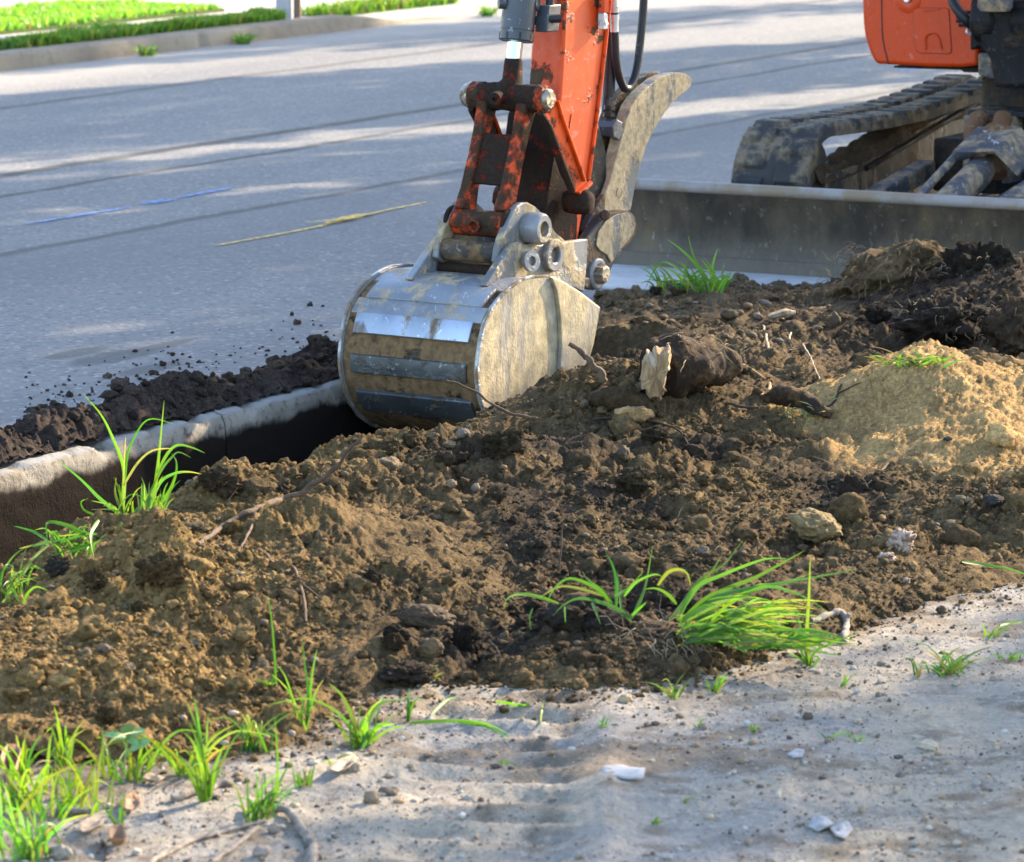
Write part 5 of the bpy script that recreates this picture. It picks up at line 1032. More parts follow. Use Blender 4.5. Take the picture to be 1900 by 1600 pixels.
lump_tube([PD(*c6(-20, 715), DS + .12), PD(*c6(80, 718), DS + .06), PD(*c6(180, 728), DS + .04), PD(*c6(268, 748), DS + .03)], [.018, .026, .028, .024, .012], 26, M_SOILK_, 'bark', CH_, .018, 16)
torn([c6(*p) for p in [(100, 775), (130, 752), (180, 750), (225, 748), (262, 765), (262, 795), (225, 808), (170, 806), (125, 800)]], DS - .012, .03, M_WOOD, 'torn_end', CH_, .008)
for (x0, y0), (x1, y1), r, lab in (((770, 380), (888, 362), .012, 'pale broken wood chip lying on the soil behind the root log'), ((850, 392), (925, 415), .006, 'thin pale splinter in front of the broken wood chip')):
    a, b = hit(*c6(x0, y0)), hit(*c6(x1, y1)); m = MB(); m.tube([a + ZV * r, a.lerp(b, .3) + ZV * r * 1.2, a.lerp(b, .7) + ZV * r * 1.3, b + ZV * r], [r * .7, r, r, r * .8], 7); tag(m.build('wood_chip', M_WOODP, ang=30, lump=(.006, 30), sub=1), lab, 'wood chip')

# ---- sods with fibrous roots
def sod(px, py, D, wpx, hpx, col, label, seed, nf=160, tilt=0, amt=.4, depth=.9, ln=.05):
    p = PD(px, py, D); a = wpx / 2 * D / 7904; c = hpx / 2 * D / 7904; e = empty('sod_clump', p, label, 'sod')
    V, Fc = lump_shape(5, seed, amt, .7); V = V / np.abs(V).max(axis=0) * np.array([a, a * depth, c]); ct, s_ = math.cos(tilt), math.sin(tilt)
    V = np.stack([V[:, 0] * ct - V[:, 2] * s_, V[:, 1], V[:, 0] * s_ + V[:, 2] * ct], -1) + np.array(p)
    V += np.array([[mnoise.noise(Vector(v) * 45), mnoise.noise(Vector(v) * 45 + Vector((5, 5, 0))), mnoise.noise(Vector(v) * 45 + Vector((0, 5, 9)))] for v in V]) * .010
    C = np.array(col) * (1 + .5 * np.array([mnoise.noise(Vector(v) * 14) + .5 * mnoise.noise(Vector(v) * 50) for v in V]))[:, None]
    np_mesh('soil_body', V, Fc, M_SOIL, e, colors=np.clip(C, .008, 1)); fibres(p, a, c, nf, ln, e, None, thick=.0011); return e
sod(1655, 516, 12.1, 270, 160, (.15, .105, .055), 'big tan slanting sod with dry roots leaning against the dozer blade', 5, 120, .32, .32)
sod(1832, 518, 11.75, 200, 150, (.030, .023, .017), 'black peaty sod right of the big tan sod, below the blade', 6, 80, -.1, .6, ln=.03)
sod(1890, 612, 11.0, 150, 130, (.075, .052, .032), 'brown rooty sod at the right edge below the black sod', 8, 60, ln=.03)
sod(1750, 600, 11.2, 190, 120, (.045, .034, .025), 'dark crumbly sod in the hollow in front of the black sod', 9, 60, 0, .55, ln=.03)
sod(1905, 530, 11.9, 100, 110, (.09, .062, .035), 'brown sod at the right edge beside the black sod', 12, 110)

# fine torn roots sticking out of the heap
m = MB(); x, y, z = pile_pts(420); 
for i in range(len(x)):
    if sandiness(x[i:i + 1], y[i:i + 1])[0] > .4: continue
    q_ = [Vector((x[i], y[i], z[i] - .004))]; v = Vector((random.gauss(0, 1), random.gauss(0, .7), random.uniform(.1, 1.1))).normalized(); ln = random.uniform(.015, .07)
    for k in range(4): q_.append(q_[-1] + v * ln / 4); v = (v + Vector((random.gauss(0, .5), random.gauss(0, .5), random.gauss(-.25, .4)))).normalized()
    t_ = random.uniform(.0005, .0011); m.tube(q_, [t_, t_, t_ * .9, t_ * .7, t_ * .3], 4, False)
tag(m.build('fine_roots', NT('fine_root').out((.15, .10, .06), .9)), 'fine torn rootlets sticking out all over the dug heap', 'roots', kind='stuff')
# ---- litter on the ground
q = NT('dirty_paper'); M_PAPER = q.out(q.mix(q.ramp(q.noise(45, 5, .7), .45, .65), (.30, .30, .305), (.20, .185, .165)), .85); q = NT('dry_leaf'); n1 = q.noise(60, 4); M_LEAF = q.out(q.mix(q.ramp(n1, .35, .65), (.30, .17, .085), (.19, .10, .05)), .7); q = NT('pale_dry_leaf'); n1 = q.noise(60, 4); M_LEAFP = q.out(q.mix(q.ramp(n1, .35, .65), (.42, .31, .21), (.32, .21, .13)), .75)
def scrap(P, label, mat, cat, name, crump=.004, lift=.004, th=.0012, curl=0):
    pts_ = [PZ(px, py, 0) for px, py in P]; c = sum(pts_, Vector()) / len(pts_); z0 = HT(c.x, c.y); rings = [1, .66, .33]; m = MB(); vs = []; n_ = len(pts_)
    for r_ in rings:
        for p in pts_:
            w_ = c + (p - c) * r_; vs.append(Vector((w_.x, w_.y, z0 + lift + crump * mnoise.noise(w_ * 60) + curl * r_ * r_)))
    vs.append(Vector((c.x, c.y, z0 + lift + crump * .5)))
    f = [(k * n_ + i, k * n_ + (i + 1) % n_, (k + 1) * n_ + (i + 1) % n_, (k + 1) * n_ + i) for k in range(2) for i in range(n_)] + [(2 * n_ + i, 2 * n_ + (i + 1) % n_, 3 * n_) for i in range(n_)]
    m.add(vs, f); o = m.build(name, mat, ang=60); md = o.modifiers.new('thickness', 'SOLIDIFY'); md.thickness = th; return tag(o, label, cat)
scrap([(1113, 1445), (1122, 1434), (1145, 1433), (1170, 1437), (1197, 1441), (1195, 1458), (1165, 1460), (1135, 1456)], 'flat white paper card lying on the sand beside the track print', M_PAPER, 'paper scrap', 'paper_scrap', .003)
scrap([(1497, 1538), (1512, 1522), (1535, 1526), (1548, 1534), (1538, 1545), (1518, 1546)], 'crumpled white scrap at the bottom right, left piece of two', M_PAPER, 'paper scrap', 'paper_scrap', .009, .006)
scrap([(1540, 1545), (1552, 1530), (1575, 1528), (1582, 1545), (1570, 1560), (1550, 1560)], 'crumpled white scrap at the bottom right, right piece of two', M_PAPER, 'paper scrap', 'paper_scrap', .009, .006)
scrap([(1460, 1408), (1478, 1398), (1492, 1402), (1490, 1412), (1472, 1416)], 'tiny pale blue plastic scrap on the sand right of the paper card', M_PAPER, 'paper scrap', 'paper_scrap', .004)
for P, lab, mat, cu in [
    ([c9(*p) for p in [(770, 1060), (765, 1000), (800, 965), (845, 958), (882, 965), (880, 1010), (905, 1040), (880, 1070), (820, 1062)]], 'curled brown dry leaf standing on the sand near the left corner', M_LEAF, .020),
    ([c9(*p) for p in [(550, 930), (565, 885), (620, 862), (700, 870), (735, 890), (690, 920), (640, 945), (585, 955)]], 'pale flat dry leaf beside the curled brown leaf', M_LEAFP, .010),
    ([c9(*p) for p in [(870, 800), (880, 730), (930, 700), (985, 715), (1002, 760), (980, 800), (930, 815)]], 'dull brown dry leaf under the left grass', M_LEAF, .010),
    ([c9(*p) for p in [(1005, 580), (1040, 555), (1100, 560), (1162, 580), (1130, 600), (1050, 602)]], 'tan dry leaf at the heap foot between the grass tufts', M_LEAFP, .008),
    ([c9(*p) for p in [(20, 560), (60, 520), (120, 525), (155, 560), (140, 620), (110, 700), (70, 735), (30, 690), (10, 620)]], 'big reddish dry leaf standing in the grass at the left edge', M_LEAF, .05),
    ([c9(*p) for p in [(1725, 800), (1735, 755), (1775, 745), (1805, 790), (1780, 825), (1745, 825)]], 'brown dry leaf at the base of the middle grass tufts', M_LEAF, .008),
    ([c7(*p) for p in [(1440, 1050), (1500, 1000), (1560, 985), (1580, 1000), (1545, 1030), (1490, 1060)]], 'long pale dry leaf on the rubble left of the track print', M_LEAFP, .010)]:
    scrap(P, lab, mat, 'dry leaf', 'dry_leaf', .005, .004, .0008, cu)
# crumpled tissue on the slope
M_TIS = NT('soiled_tissue'); q = M_TIS; M_TIS = q.out(q.mix(q.ramp(q.noise(70, 5, .7), .40, .6), (.36, .29, .24), (.15, .09, .055)), .85)
for px, py, wp, hp_, lab, sd in [(1672, 1005, 60, 62, 'crumpled white and brown tissue on the lower right slope', 81), (1645, 1035, 44, 22, 'torn flat end of tissue left of the crumpled piece', 82), (1682, 1080, 16, 20, 'tiny white scrap near the foot of the right slope', 83)]:
    p = hit(px, py + hp_ * .3); a, c = wp / 2 * p.y / 7904, hp_ / 2 * p.y / 7904; V, Fc = lump_shape(4, sd, .75, 1.2); V = V / np.abs(V).max(axis=0) * np.array([a, a * .7, c]); o = np_mesh('tissue', V, Fc, M_TIS, smooth=True); o.location = (p.x, p.y, p.z + c * .5); tag(o, lab, 'tissue')
# ================================================================== grass and plants
q = NT('grass_blade'); at = q.attr(); q.b.inputs['Roughness'].default_value = .42; q.b.inputs['Specular IOR Level'].default_value = .4
cc_ = q.mix(q.ramp(q.noise(150, 3, .6, (1, 1, .1)), .35, .65), at, q.mix(.35, at, (.06, .12, .01))); q.l(cc_, q.b.inputs['Base Color'])
tr = q.n('BsdfTranslucent'); q.l(q.mix(1.0, at, (1.35, 1.25, .7), 'MULTIPLY'), tr.inputs[0]); ms = q.n('MixShader'); ms.inputs[0].default_value = .45
q.l(q.b.outputs[0], ms.inputs[1]); q.l(tr.outputs[0], ms.inputs[2]); q.l(ms.outputs[0], q.t.nodes['Material Output'].inputs[0]); M_GRASS = q.m
GREENS = [(.085, .235, .020), (.12, .28, .022), (.07, .19, .022), (.16, .31, .028), (.06, .175, .035), (.17, .25, .05)]
class Blades:
    def __init__(s): s.V = []; s.F = []; s.C = []
    def blade(s, path, wd, col, face=None, tip=None, n=5):
        P = catmull(path, n); N_ = len(P); b = len(s.V); face = face or Vector((random.gauss(0, .35), -1, .25 + random.gauss(0, .3)))
        for i, p in enumerate(P):
            f = i / (N_ - 1); t = (P[min(i + 1, N_ - 1)] - P[max(i - 1, 0)]).normalized(); sd = t.cross(face); sd = sd.normalized() if sd.length > 1e-4 else Vector((1, 0, 0)); nm = sd.cross(t).normalized()
            w_ = wd * min(1, .5 + f * 2.5) * (1 - f ** 1.7) + .00015
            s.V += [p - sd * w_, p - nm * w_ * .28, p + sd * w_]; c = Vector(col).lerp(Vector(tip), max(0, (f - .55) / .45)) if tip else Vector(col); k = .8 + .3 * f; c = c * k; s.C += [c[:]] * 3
        for i in range(N_ - 1):
            a = b + i * 3; s.F += [(a, a + 1, a + 4, a + 3), (a + 1, a + 2, a + 5, a + 4)]
    def traced(s, P, D0, D1, wd, col, tip=None):
        n_ = len(P); s.blade([PD(px, py, D0 + (D1 - D0) * i / (n_ - 1)) for i, (px, py) in enumerate(P)], wd, col, None, tip)
    def rand(s, base, h, lean, wd, col, az=None, droop=.5, tip=None):
        az = random.uniform(0, 6.283) if az is None else az; d = Vector((math.cos(az), math.sin(az), 0)); l = h * lean
        k = random.random()
        if k < .62: s.blade([base, base + d * l * .28 + ZV * h * .40, base + d * l * .60 + ZV * h * (.76 - .06 * droop), base + d * l + ZV * h * (1.0 - .18 * droop)], wd, col, None, tip, 3)
        else: s.blade([base, base + d * l * .22 + ZV * h * .45, base + d * l * .6 + ZV * h * (.80 - .15 * droop), base + d * l * 1.1 + ZV * h * (.85 - .5 * droop)], wd, col, None, tip, 4)
    def done(s, name, label=None, cat=None, group=None, parent=None, kind=None):
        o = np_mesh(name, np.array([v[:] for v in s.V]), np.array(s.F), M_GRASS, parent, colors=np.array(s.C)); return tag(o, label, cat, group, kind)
def g(): return tuple(v * random.uniform(.8, 1.2) for v in random.choice(GREENS))
YEL = (.42, .36, .05); DEAD = (.36, .22, .08)
# weed at the trench edge
b = Blades(); D = 8.45
for P, d1, wd in [([(605, 1060), (612, 940), (612, 820), (560, 680), (500, 560), (410, 455)], .06, .0048), ([(612, 1060), (613, 900), (615, 800), (622, 665)], .0, .0028), ([(620, 900), (630, 760), (660, 680), (710, 600), (765, 580), (860, 606)], -.04, .0026), ([(740, 1050), (770, 900), (790, 720), (812, 490)], .03, .0046), ([(612, 910), (680, 800), (755, 737), (852, 726)], -.08, .0034), ([(775, 850), (830, 750), (880, 710), (950, 722), (1015, 750)], -.05, .0036), ([(735, 960), (800, 830), (850, 770), (885, 745), (945, 772)], .05, .003), ([(745, 1055), (830, 950), (868, 860), (872, 790), (848, 752)], .0, .004), ([(730, 1045), (790, 900), (860, 852), (930, 842), (997, 853)], -.06, .004), ([(600, 1055), (500, 980), (400, 880), (280, 780)], .1, .0048), ([(590, 1055), (555, 1010), (450, 985)], .0, .003), ([(600, 1030), (570, 950), (575, 870)], -.02, .0036), ([(606, 1050), (595, 960), (565, 865)], -.03, .003), ([(590, 1085), (480, 1060), (415, 1030), (402, 990), (435, 975)], -.05, .003), ([(700, 1055), (715, 980), (712, 900)], 0, .0036), ([(720, 1060), (735, 960), (740, 890)], .03, .003), ([(760, 1050), (770, 1000), (790, 950)], 0, .003), ([(800, 1070), (810, 1030), (795, 995)], -.05, .004), ([(660, 1060), (655, 1010), (658, 985)], 0, .003), ([(680, 1070), (560, 1030), (450, 1030)], .0, .0025)]:
    b.traced([c4(*p) for p in P], D, D + d1, wd, g(), YEL if random.random() < .3 else None)
for i in range(26):
    x = random.uniform(560, 810); p = PD(*c4(x, 1075 + random.uniform(-10, 15)), D + random.uniform(-.06, .06)); b.rand(p, random.uniform(.03, .10), random.uniform(.2, .9), random.uniform(.0016, .003), g())
b.done('weed_plant', 'tall leafy weed with long arching blades at the trench edge on the left', 'weed')
b = Blades(); D = 8.2
for P, d1, wd in [([(420, 1150), (340, 1110), (255, 1090), (228, 1110), (238, 1195)], -.05, .0042), ([(240, 1185), (170, 1140), (68, 1110)], .05, .0044), ([(242, 1190), (170, 1205), (95, 1222)], .0, .0034), ([(490, 1080), (452, 1150), (466, 1272)], -.1, .0042), ([(245, 1200), (165, 1270), (108, 1370)], -.1, .0032), ([(430, 1140), (360, 1170), (240, 1190)], 0, .0035), ([(480, 1150), (400, 1150), (290, 1160)], 0, .003), ([(460, 1200), (390, 1220), (320, 1250)], -.05, .004), ([(420, 1230), (350, 1220), (250, 1270)], -.05, .004), ([(400, 1200), (350, 1230), (360, 1275)], -.05, .004), ([(600, 1090), (580, 1160), (540, 1200)], -.05, .003)]:
    b.traced([c4(*p) for p in P], D, D + d1, wd, g(), YEL if random.random() < .35 else None)
for i in range(40):
    p = hit(*c4(random.uniform(240, 470), random.uniform(1190, 1275))); b.rand(p, random.uniform(.015, .05), random.uniform(.6, 1.5), random.uniform(.0016, .003), g())
b.done('weed_plant', 'low sprawling weed with drooping blades left of the tall trench weed', 'weed')
b = Blades()
for i in range(30):
    p = hit(random.uniform(-25, 50), random.uniform(1085, 1125)); b.rand(p, random.uniform(.03, .08), random.uniform(.4, 1.2), random.uniform(.002, .0034), g())
b.done('grass_tuft', 'small grass tuft at the left edge on the trench brink', 'grass tuft')
# sod with the big sweeping tuft
e = empty('grass_sod', hit(1220, 1195), 'upturned grass sod with long bright blades sweeping right over dark roots', 'sod'); b = Blades(); D = hit(1260, 1200).y + .02
for P, d1, wd in [([(930, 410), (1000, 320), (1080, 210), (1200, 130), (1305, 0)], .15, .0040), ([(960, 400), (1060, 260), (1150, 150), (1195, 80)], .1, .004), ([(970, 410), (1060, 250), (1200, 180), (1400, 105), (1525, 100)], .1, .0046), ([(980, 420), (1130, 290), (1350, 200), (1500, 120), (1612, 58)], .05, .0048), ([(1000, 420), (1150, 300), (1330, 250), (1600, 205), (1880, 152)], .0, .0052), ([(990, 430), (1120, 320), (1280, 290), (1420, 240), (1600, 290), (1745, 382)], -.05, .0048), ([(1010, 430), (1120, 340), (1300, 300), (1420, 330), (1480, 400)], -.1, .004), ([(1030, 440), (1180, 330), (1350, 260), (1480, 230), (1640, 175)], .05, .0048), ([(870, 235), (920, 170), (980, 155), (1020, 180), (1035, 240)], 0, .0036), ([(965, 330), (920, 280), (860, 250), (800, 255)], 0, .0036), ([(735, 415), (690, 370), (600, 325), (480, 300), (400, 330), (340, 388)], -.05, .0045), ([(640, 325), (590, 260), (520, 210), (490, 162)], .05, .0036), ([(630, 320), (560, 250), (430, 200), (350, 250), (310, 325)], -.05, .0038), ([(370, 325), (260, 290), (170, 278), (110, 305), (92, 360)], -.08, .0036), ([(600, 290), (470, 250), (370, 243), (270, 300)], 0, .003), ([(660, 350), (660, 220), (640, 130), (605, 68)], .1, .0036), ([(690, 380), (680, 280), (665, 160)], .05, .003), ([(740, 400), (790, 290), (815, 200), (845, 30)], .08, .0036), ([(650, 290), (720, 250), (800, 160)], .05, .0034), ([(700, 290), (760, 220), (850, 180), (890, 190)], .0, .003), ([(735, 390), (790, 340), (812, 320)], -.05, .003), ([(540, 320), (560, 370), (582, 430)], -.08, .0034), ([(400, 340), (402, 380), (405, 425)], -.05, .0022), ([(240, 350), (225, 400), (232, 460)], -.05, .002)]:
    b.traced([c11(*p) for p in P], D, D + d1, wd, g(), None)
for i in range(120):
    x0, y0 = random.uniform(960, 1200), random.uniform(400, 540); f = random.random(); x1 = x0 + random.uniform(150, 600); y1 = y0 - random.uniform(-80, 170) * (1 - .4 * f); ym = min(y0, y1) - random.uniform(0, 60)
    if y1 > 620: y1 = 600
    b.traced([c11(x0, y0), c11(x0 * .7 + x1 * .3, y0 * .55 + ym * .45), c11(x0 * .35 + x1 * .65, ym * .6 + y1 * .4), c11(x1, y1)], D + random.uniform(-.12, .06), D + random.uniform(-.18, .15), random.uniform(.0022, .0046), g(), YEL if random.random() < .14 else None)
for i in range(34):
    x0, y0 = random.uniform(1250, 1560), random.uniform(470, 560); b.traced([c11(x0, y0), c11(x0 + random.uniform(60, 160), y0 - random.uniform(-10, 40)), c11(x0 + random.uniform(160, 340), y0 + random.uniform(-30, 50))], D - .12, D - .2, random.uniform(.0022, .004), g())
for i in range(12): b.traced([c11(random.uniform(960, 1080), 440), c11(random.uniform(1020, 1120), 420), c11(random.uniform(1100, 1250), random.uniform(400, 480))], D, D - .05, .0016, DEAD)
b.done('blades', parent=e)
p = hit(1215, 1190) + ZV * .015
for (px, py, w_, h_, col, sd) in ((1205, 1172, 130, 54, (.085, .062, .042), 31), (1290, 1205, 90, 40, (.12, .088, .058), 32), (1120, 1150, 110, 56, (.040, .031, .025), 33), (1040, 1140, 110, 60, (.034, .026, .021), 34)):
    c = PD(px, py + 6, D + .03); a, h = w_ / 2 * D / 7904, h_ / 2 * D / 7904; V, Fc = lump_shape(4, sd, .45, .8); V = V / np.abs(V).max(axis=0) * np.array([a, a * .8, h]) + np.array(c); C = np.array(col) * (1 + .5 * np.array([mnoise.noise(Vector(v) * 30) for v in V]))[:, None]; np_mesh('soil_body', V, Fc, M_SOIL, e, colors=np.clip(C, .008, 1))
fibres(PD(1215, 1185, D - .02), .085, .03, 90, .07, e, NT('pale_root_fibre').out((.20, .15, .10), .9), True, .0010)
# single plants
b = Blades(); D = hit(1502, 1238).y
for P in ([(1640, 660), (1620, 520), (1630, 300), (1638, 90)], [(1630, 650), (1600, 500), (1570, 380), (1535, 300)], [(1635, 655), (1660, 570), (1760, 520), (1880, 470)], [(1635, 655), (1600, 610), (1520, 570)], [(1640, 655), (1680, 600), (1640, 590)], [(1630, 650), (1590, 560), (1600, 520)]): b.traced([c11(*p) for p in P], D, D - .02, .0045 if P[0][0] == 1640 and P[1][0] == 1620 else .003, g())
b.done('grass_tuft', 'single upright grass shoot standing on the sand right of the sod', 'grass tuft')
def tuft(px, py, hpx, n, label, spread=10, lean=.55, wd=.0034, yel=.1, extra=(), D=None, cat='grass tuft', green=None, name='grass_tuft', group=None):
    b = Blades(); p0 = hit(px, py) if D is None else PD(px, py, D); k = p0.y / 7904
    for i in range(n):
        p = p0 + Vector((random.gauss(0, spread * k * .5), random.gauss(0, spread * k * .5), 0)); p.z = HT(p.x, p.y) - .003 if D is None else p0.z
        c = tuple(v * random.uniform(.7, 1.15) for v in green) if green and random.random() < .7 else g()
        if random.random() < .07: c = tuple(v * random.uniform(.6, 1.1) for v in (.30, .22, .09))
        h = hpx * k * (.30 + .70 * random.random() ** 1.2); b.rand(p, h, lean * random.uniform(.2, 1.8), wd * random.uniform(.45, .95), c, None, random.uniform(.1, .9), YEL if random.random() < yel else None)
    for P in extra: b.traced(P, p0.y, p0.y + random.uniform(-.03, .05), wd, g())
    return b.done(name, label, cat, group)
tuft(500, 1278, 30, 8, 'tall single yellow green blade growing from the foot of the left mound', 8, 1.2, .0024, extra=[[(512, 1280), (510, 1230), (505, 1160), (497, 1102)], [(512, 1282), (495, 1268), (488, 1262)]])
YG = (.19, .33, .022)
tuft(385, 1490, 190, 16, 'tall grass tuft with upright stems before the stout grey stick', 12, .5, .0036, extra=[[(386, 1490), (380, 1420), (365, 1350), (345, 1300)], [(386, 1490), (376, 1410), (368, 1340), (360, 1295)], [(388, 1480), (400, 1420), (420, 1375)]], green=YG)
tuft(360, 1440, 130, 24, 'wide grass tuft behind the tall upright one', 34, .9, .0036, green=YG)
tuft(225, 1545, 110, 10, 'slender grass shoot standing alone on the sand left of the curled leaf', 8, .5, .0036, green=YG)
tuft(480, 1522, 140, 26, 'dense grass tuft by the bent grey stick', 26, .6, .003, extra=[[(500, 1500), (515, 1440), (510, 1330)], [(495, 1510), (520, 1450), (540, 1410)]])
tuft(468, 1395, 120, 28, 'bushy grass tuft at the heap foot in the middle of the row', 26, .75, .0034)
tuft(563, 1350, 120, 12, 'pair of tall thin shoots at the heap foot', 16, .35, .003, extra=[[(568, 1350), (572, 1290), (565, 1230), (561, 1182)], [(572, 1340), (578, 1260), (588, 1205)]])
tuft(668, 1388, 140, 28, 'spreading grass tuft on the sand at the right end of the row', 26, .95, .0034, extra=[[(670, 1385), (640, 1300), (610, 1268)], [(672, 1380), (700, 1310), (760, 1298)]])
tuft(565, 1462, 60, 14, 'short grass tuft on the sand below the spreading tuft', 16, .6, .003)
tuft(622, 1425, 34, 8, 'tiny grass sprout beside the long pale leaf', 12, .8, .0026)
tuft(757, 1342, 75, 5, 'short stout shoot on the sand beneath the buried log', 1, .3, .0038)
tuft(240, 1450, 130, 24, 'yellow green grass clump behind the left dry leaves', 46, .8, .0038, green=YG)
tuft(130, 1505, 175, 40, 'large grass clump filling the left foreground', 66, .7, .0036, green=YG)
tuft(20, 1510, 200, 34, 'tall grass clump at the left edge before the reddish leaf', 50, .6, .0042, green=YG)
tuft(60, 1598, 150, 40, 'dense grass tuft in the bottom left corner', 40, .7, .0036, green=(.16, .40, .06))
tuft(115, 1420, 120, 12, 'pair of tall blades leaning apart at the heap foot on the left', 16, .4, .0036, green=YG, extra=[[(120, 1450), (112, 1400), (97, 1358)], [(122, 1450), (130, 1410), (138, 1364)]])
tuft(45, 1440, 90, 16, 'broad bladed grass shoot at the heap foot near the left edge', 20, .6, .0044, green=YG)
tuft(1705, 1258, 90, 7, 'slim upright shoot on the pale sand at right', 8, .35, .003)
tuft(1755, 1250, 60, 34, 'low spreading grass tuft right of the slim shoot', 30, 1.4, .0030)
tuft(1400, 1362, 34, 5, 'tiny green sprout right of the cream pebbles', 5, .4, .003)
tuft(1245, 1296, 46, 14, 'small grass sprout at the heap foot below the sod', 14, .8, .0024)
tuft(1328, 1288, 55, 9, 'small leafy sprout right below the sod', 10, .6, .003)
tuft(1118, 1350, 34, 6, 'tiny sprout on the brown stained sand', 8, .8, .0022)
tuft(1298, 1352, 36, 5, 'lone tiny sprout among pebbles under the sod', 8, .6, .0022)
tuft(1565, 1275, 36, 4, 'single tilted blade on the sand right of the upright shoot', 3, .9, .003)
tuft(1535, 1372, 26, 5, 'tiny spider shaped sprout on the right sand', 1, 1.2, .0018)
tuft(1595, 1378, 22, 6, 'second tiny sprout, nearest the flat cream stone', 6, 1.2, .0018)
tuft(1215, 1530, 26, 8, 'tiny bright sprout at the bottom middle below the paper card', 8, .9, .0024)
tuft(1270, 1490, 20, 7, 'low tiny sprout between the paper card and the bottom sprout', 12, 1.3, .0022)
tuft(1840, 1185, 40, 10, 'small sprout at the right edge of the sand', 12, .8, .0024)
tuft(1880, 1225, 30, 12, 'low creeping grass at the right edge', 18, 1.4, .0024)
tuft(930, 1420, 24, 5, 'pale flattened sprout in the track print', 10, 1.6, .002)
tuft(800, 1262, 26, 8, 'low leafy sprout at the end of the buried log', 20, 1.5, .003)
for P, lab in [([(760, 1350), (830, 1345), (900, 1352), (950, 1378)], 'longest loose grass blade lying on the sand below the buried log'), ([(920, 1308), (970, 1318), (985, 1312)], 'short cut blade of grass lying on dark soil at the heap foot'), ([(1003, 1350), (1005, 1330), (1010, 1310)], 'loose blade standing on end in the sand near the sod'), ([(800, 1335), (830, 1310), (850, 1300)], 'faded loose blade on the sand between shoot and track print'), ([(850, 1352), (900, 1356), (945, 1380)], 'loose blade lying alongside the longest one'), ([(1785, 1050), (1830, 1055), (1880, 1065), (1915, 1080)], 'long thin blade arching in from the right edge over soil'), ([(1835, 1195), (1860, 1170), (1905, 1158)], 'single bent blade at the right edge over pale sand')]:
    b = Blades(); b.blade([hit(*p) + ZV * .007 for p in P], .0034, g()); b.done('cut_grass', lab, 'cut grass')
# grass beneath the blade
b = Blades(); D = 12.75; p0 = hit(1300, 540); D = p0.y
for P, d1 in ([(1320, 535), (1290, 490), (1262, 462), (1238, 444)], .1), ([(1325, 535), (1300, 500), (1285, 470), (1277, 436)], .1), ([(1330, 532), (1322, 500), (1326, 478), (1332, 460)], 0), ([(1300, 540), (1260, 500), (1225, 488), (1195, 540)], -.1), ([(1280, 540), (1240, 525), (1200, 518)], 0), ([(1330, 535), (1345, 515), (1358, 505)], 0), ([(1310, 538), (1260, 522), (1215, 510)], -.05), ([(1318, 536), (1300, 520), (1280, 505)], -.05), ([(1340, 530), (1320, 505), (1300, 480)], 0):
    b.traced(P, D, D + d1, .0052, g())
for i in range(60): p = hit(random.uniform(1215, 1350), random.uniform(536, 546)); b.rand(p, random.uniform(.03, .10), random.uniform(.4, 1.2), random.uniform(.003, .005), g())
b.done('grass_tuft', 'long bladed grass tuft growing in front of the dozer blade', 'grass tuft')
b = Blades()
for i in range(60): p = hit(random.uniform(1640, 1765), random.uniform(674, 690)); b.rand(p + ZV * .003, random.uniform(.010, .028), random.uniform(.8, 3.2), random.uniform(.0016, .0036), g() if random.random() < .75 else (.20, .14, .07))
b.done('uprooted_grass', 'flattened uprooted grass lying behind the yellow sand', 'grass tuft')
b = Blades()
for i in range(16): p = hit(*c6(random.uniform(840, 1010), random.uniform(770, 830))); b.rand(p + ZV * .004, random.uniform(.015, .04), random.uniform(.8, 2.2), random.uniform(.0014, .0024), (.22, .28, .14))
b.done('loose_blades', 'wilted grey green grass under the hollow dark root', 'grass blades')
# broad leaved seedling
e = empty('seedling', hit(222, 1455), 'broad leaved seedling with pale oval leaves above the left grass', 'seedling'); q = NT('pale_leaf'); M_PL = q.out((.16, .30, .11), .5)
D = hit(222, 1455).y; m = MB(); m.tube(catmull([PD(225, 1455, D), PD(232, 1410, D), PD(238, 1365, D)], 6), .0016, 6); m.build('stem', M_GRASS, e) if False else m.build('stem', M_PL, e)
for (x0, y0), (x1, y1), w_ in (((238, 1368), (234, 1345), .011), ((236, 1368), (205, 1375), .008), ((240, 1368), (270, 1358), .008), ((238, 1372), (255, 1385), .008), ((234, 1370), (190, 1366), .006), ((238, 1395), (280, 1376), .010)):
    a, c = PD(x0, y0, D), PD(x1, y1, D - .02); d = c - a; sd = d.cross(Vector((0, -.7, .7))).normalized(); m = MB(); k = 8; vs = []
    for i in range(k + 1): f = i / k; ww = w_ * math.sin(math.pi * min(1, f * .93 + .05)) ** .8; o_ = a + d * f; up_ = Vector((0, -.004, .006)) * math.sin(math.pi * f); vs += [o_ - sd * ww + up_, o_ + up_ * .3, o_ + sd * ww + up_]
    m.add(vs, [(3 * i + j, 3 * i + j + 1, 3 * i + j + 4, 3 * i + j + 3) for i in range(k) for j in (0, 1)]); m.build('leaf', M_PL, e)

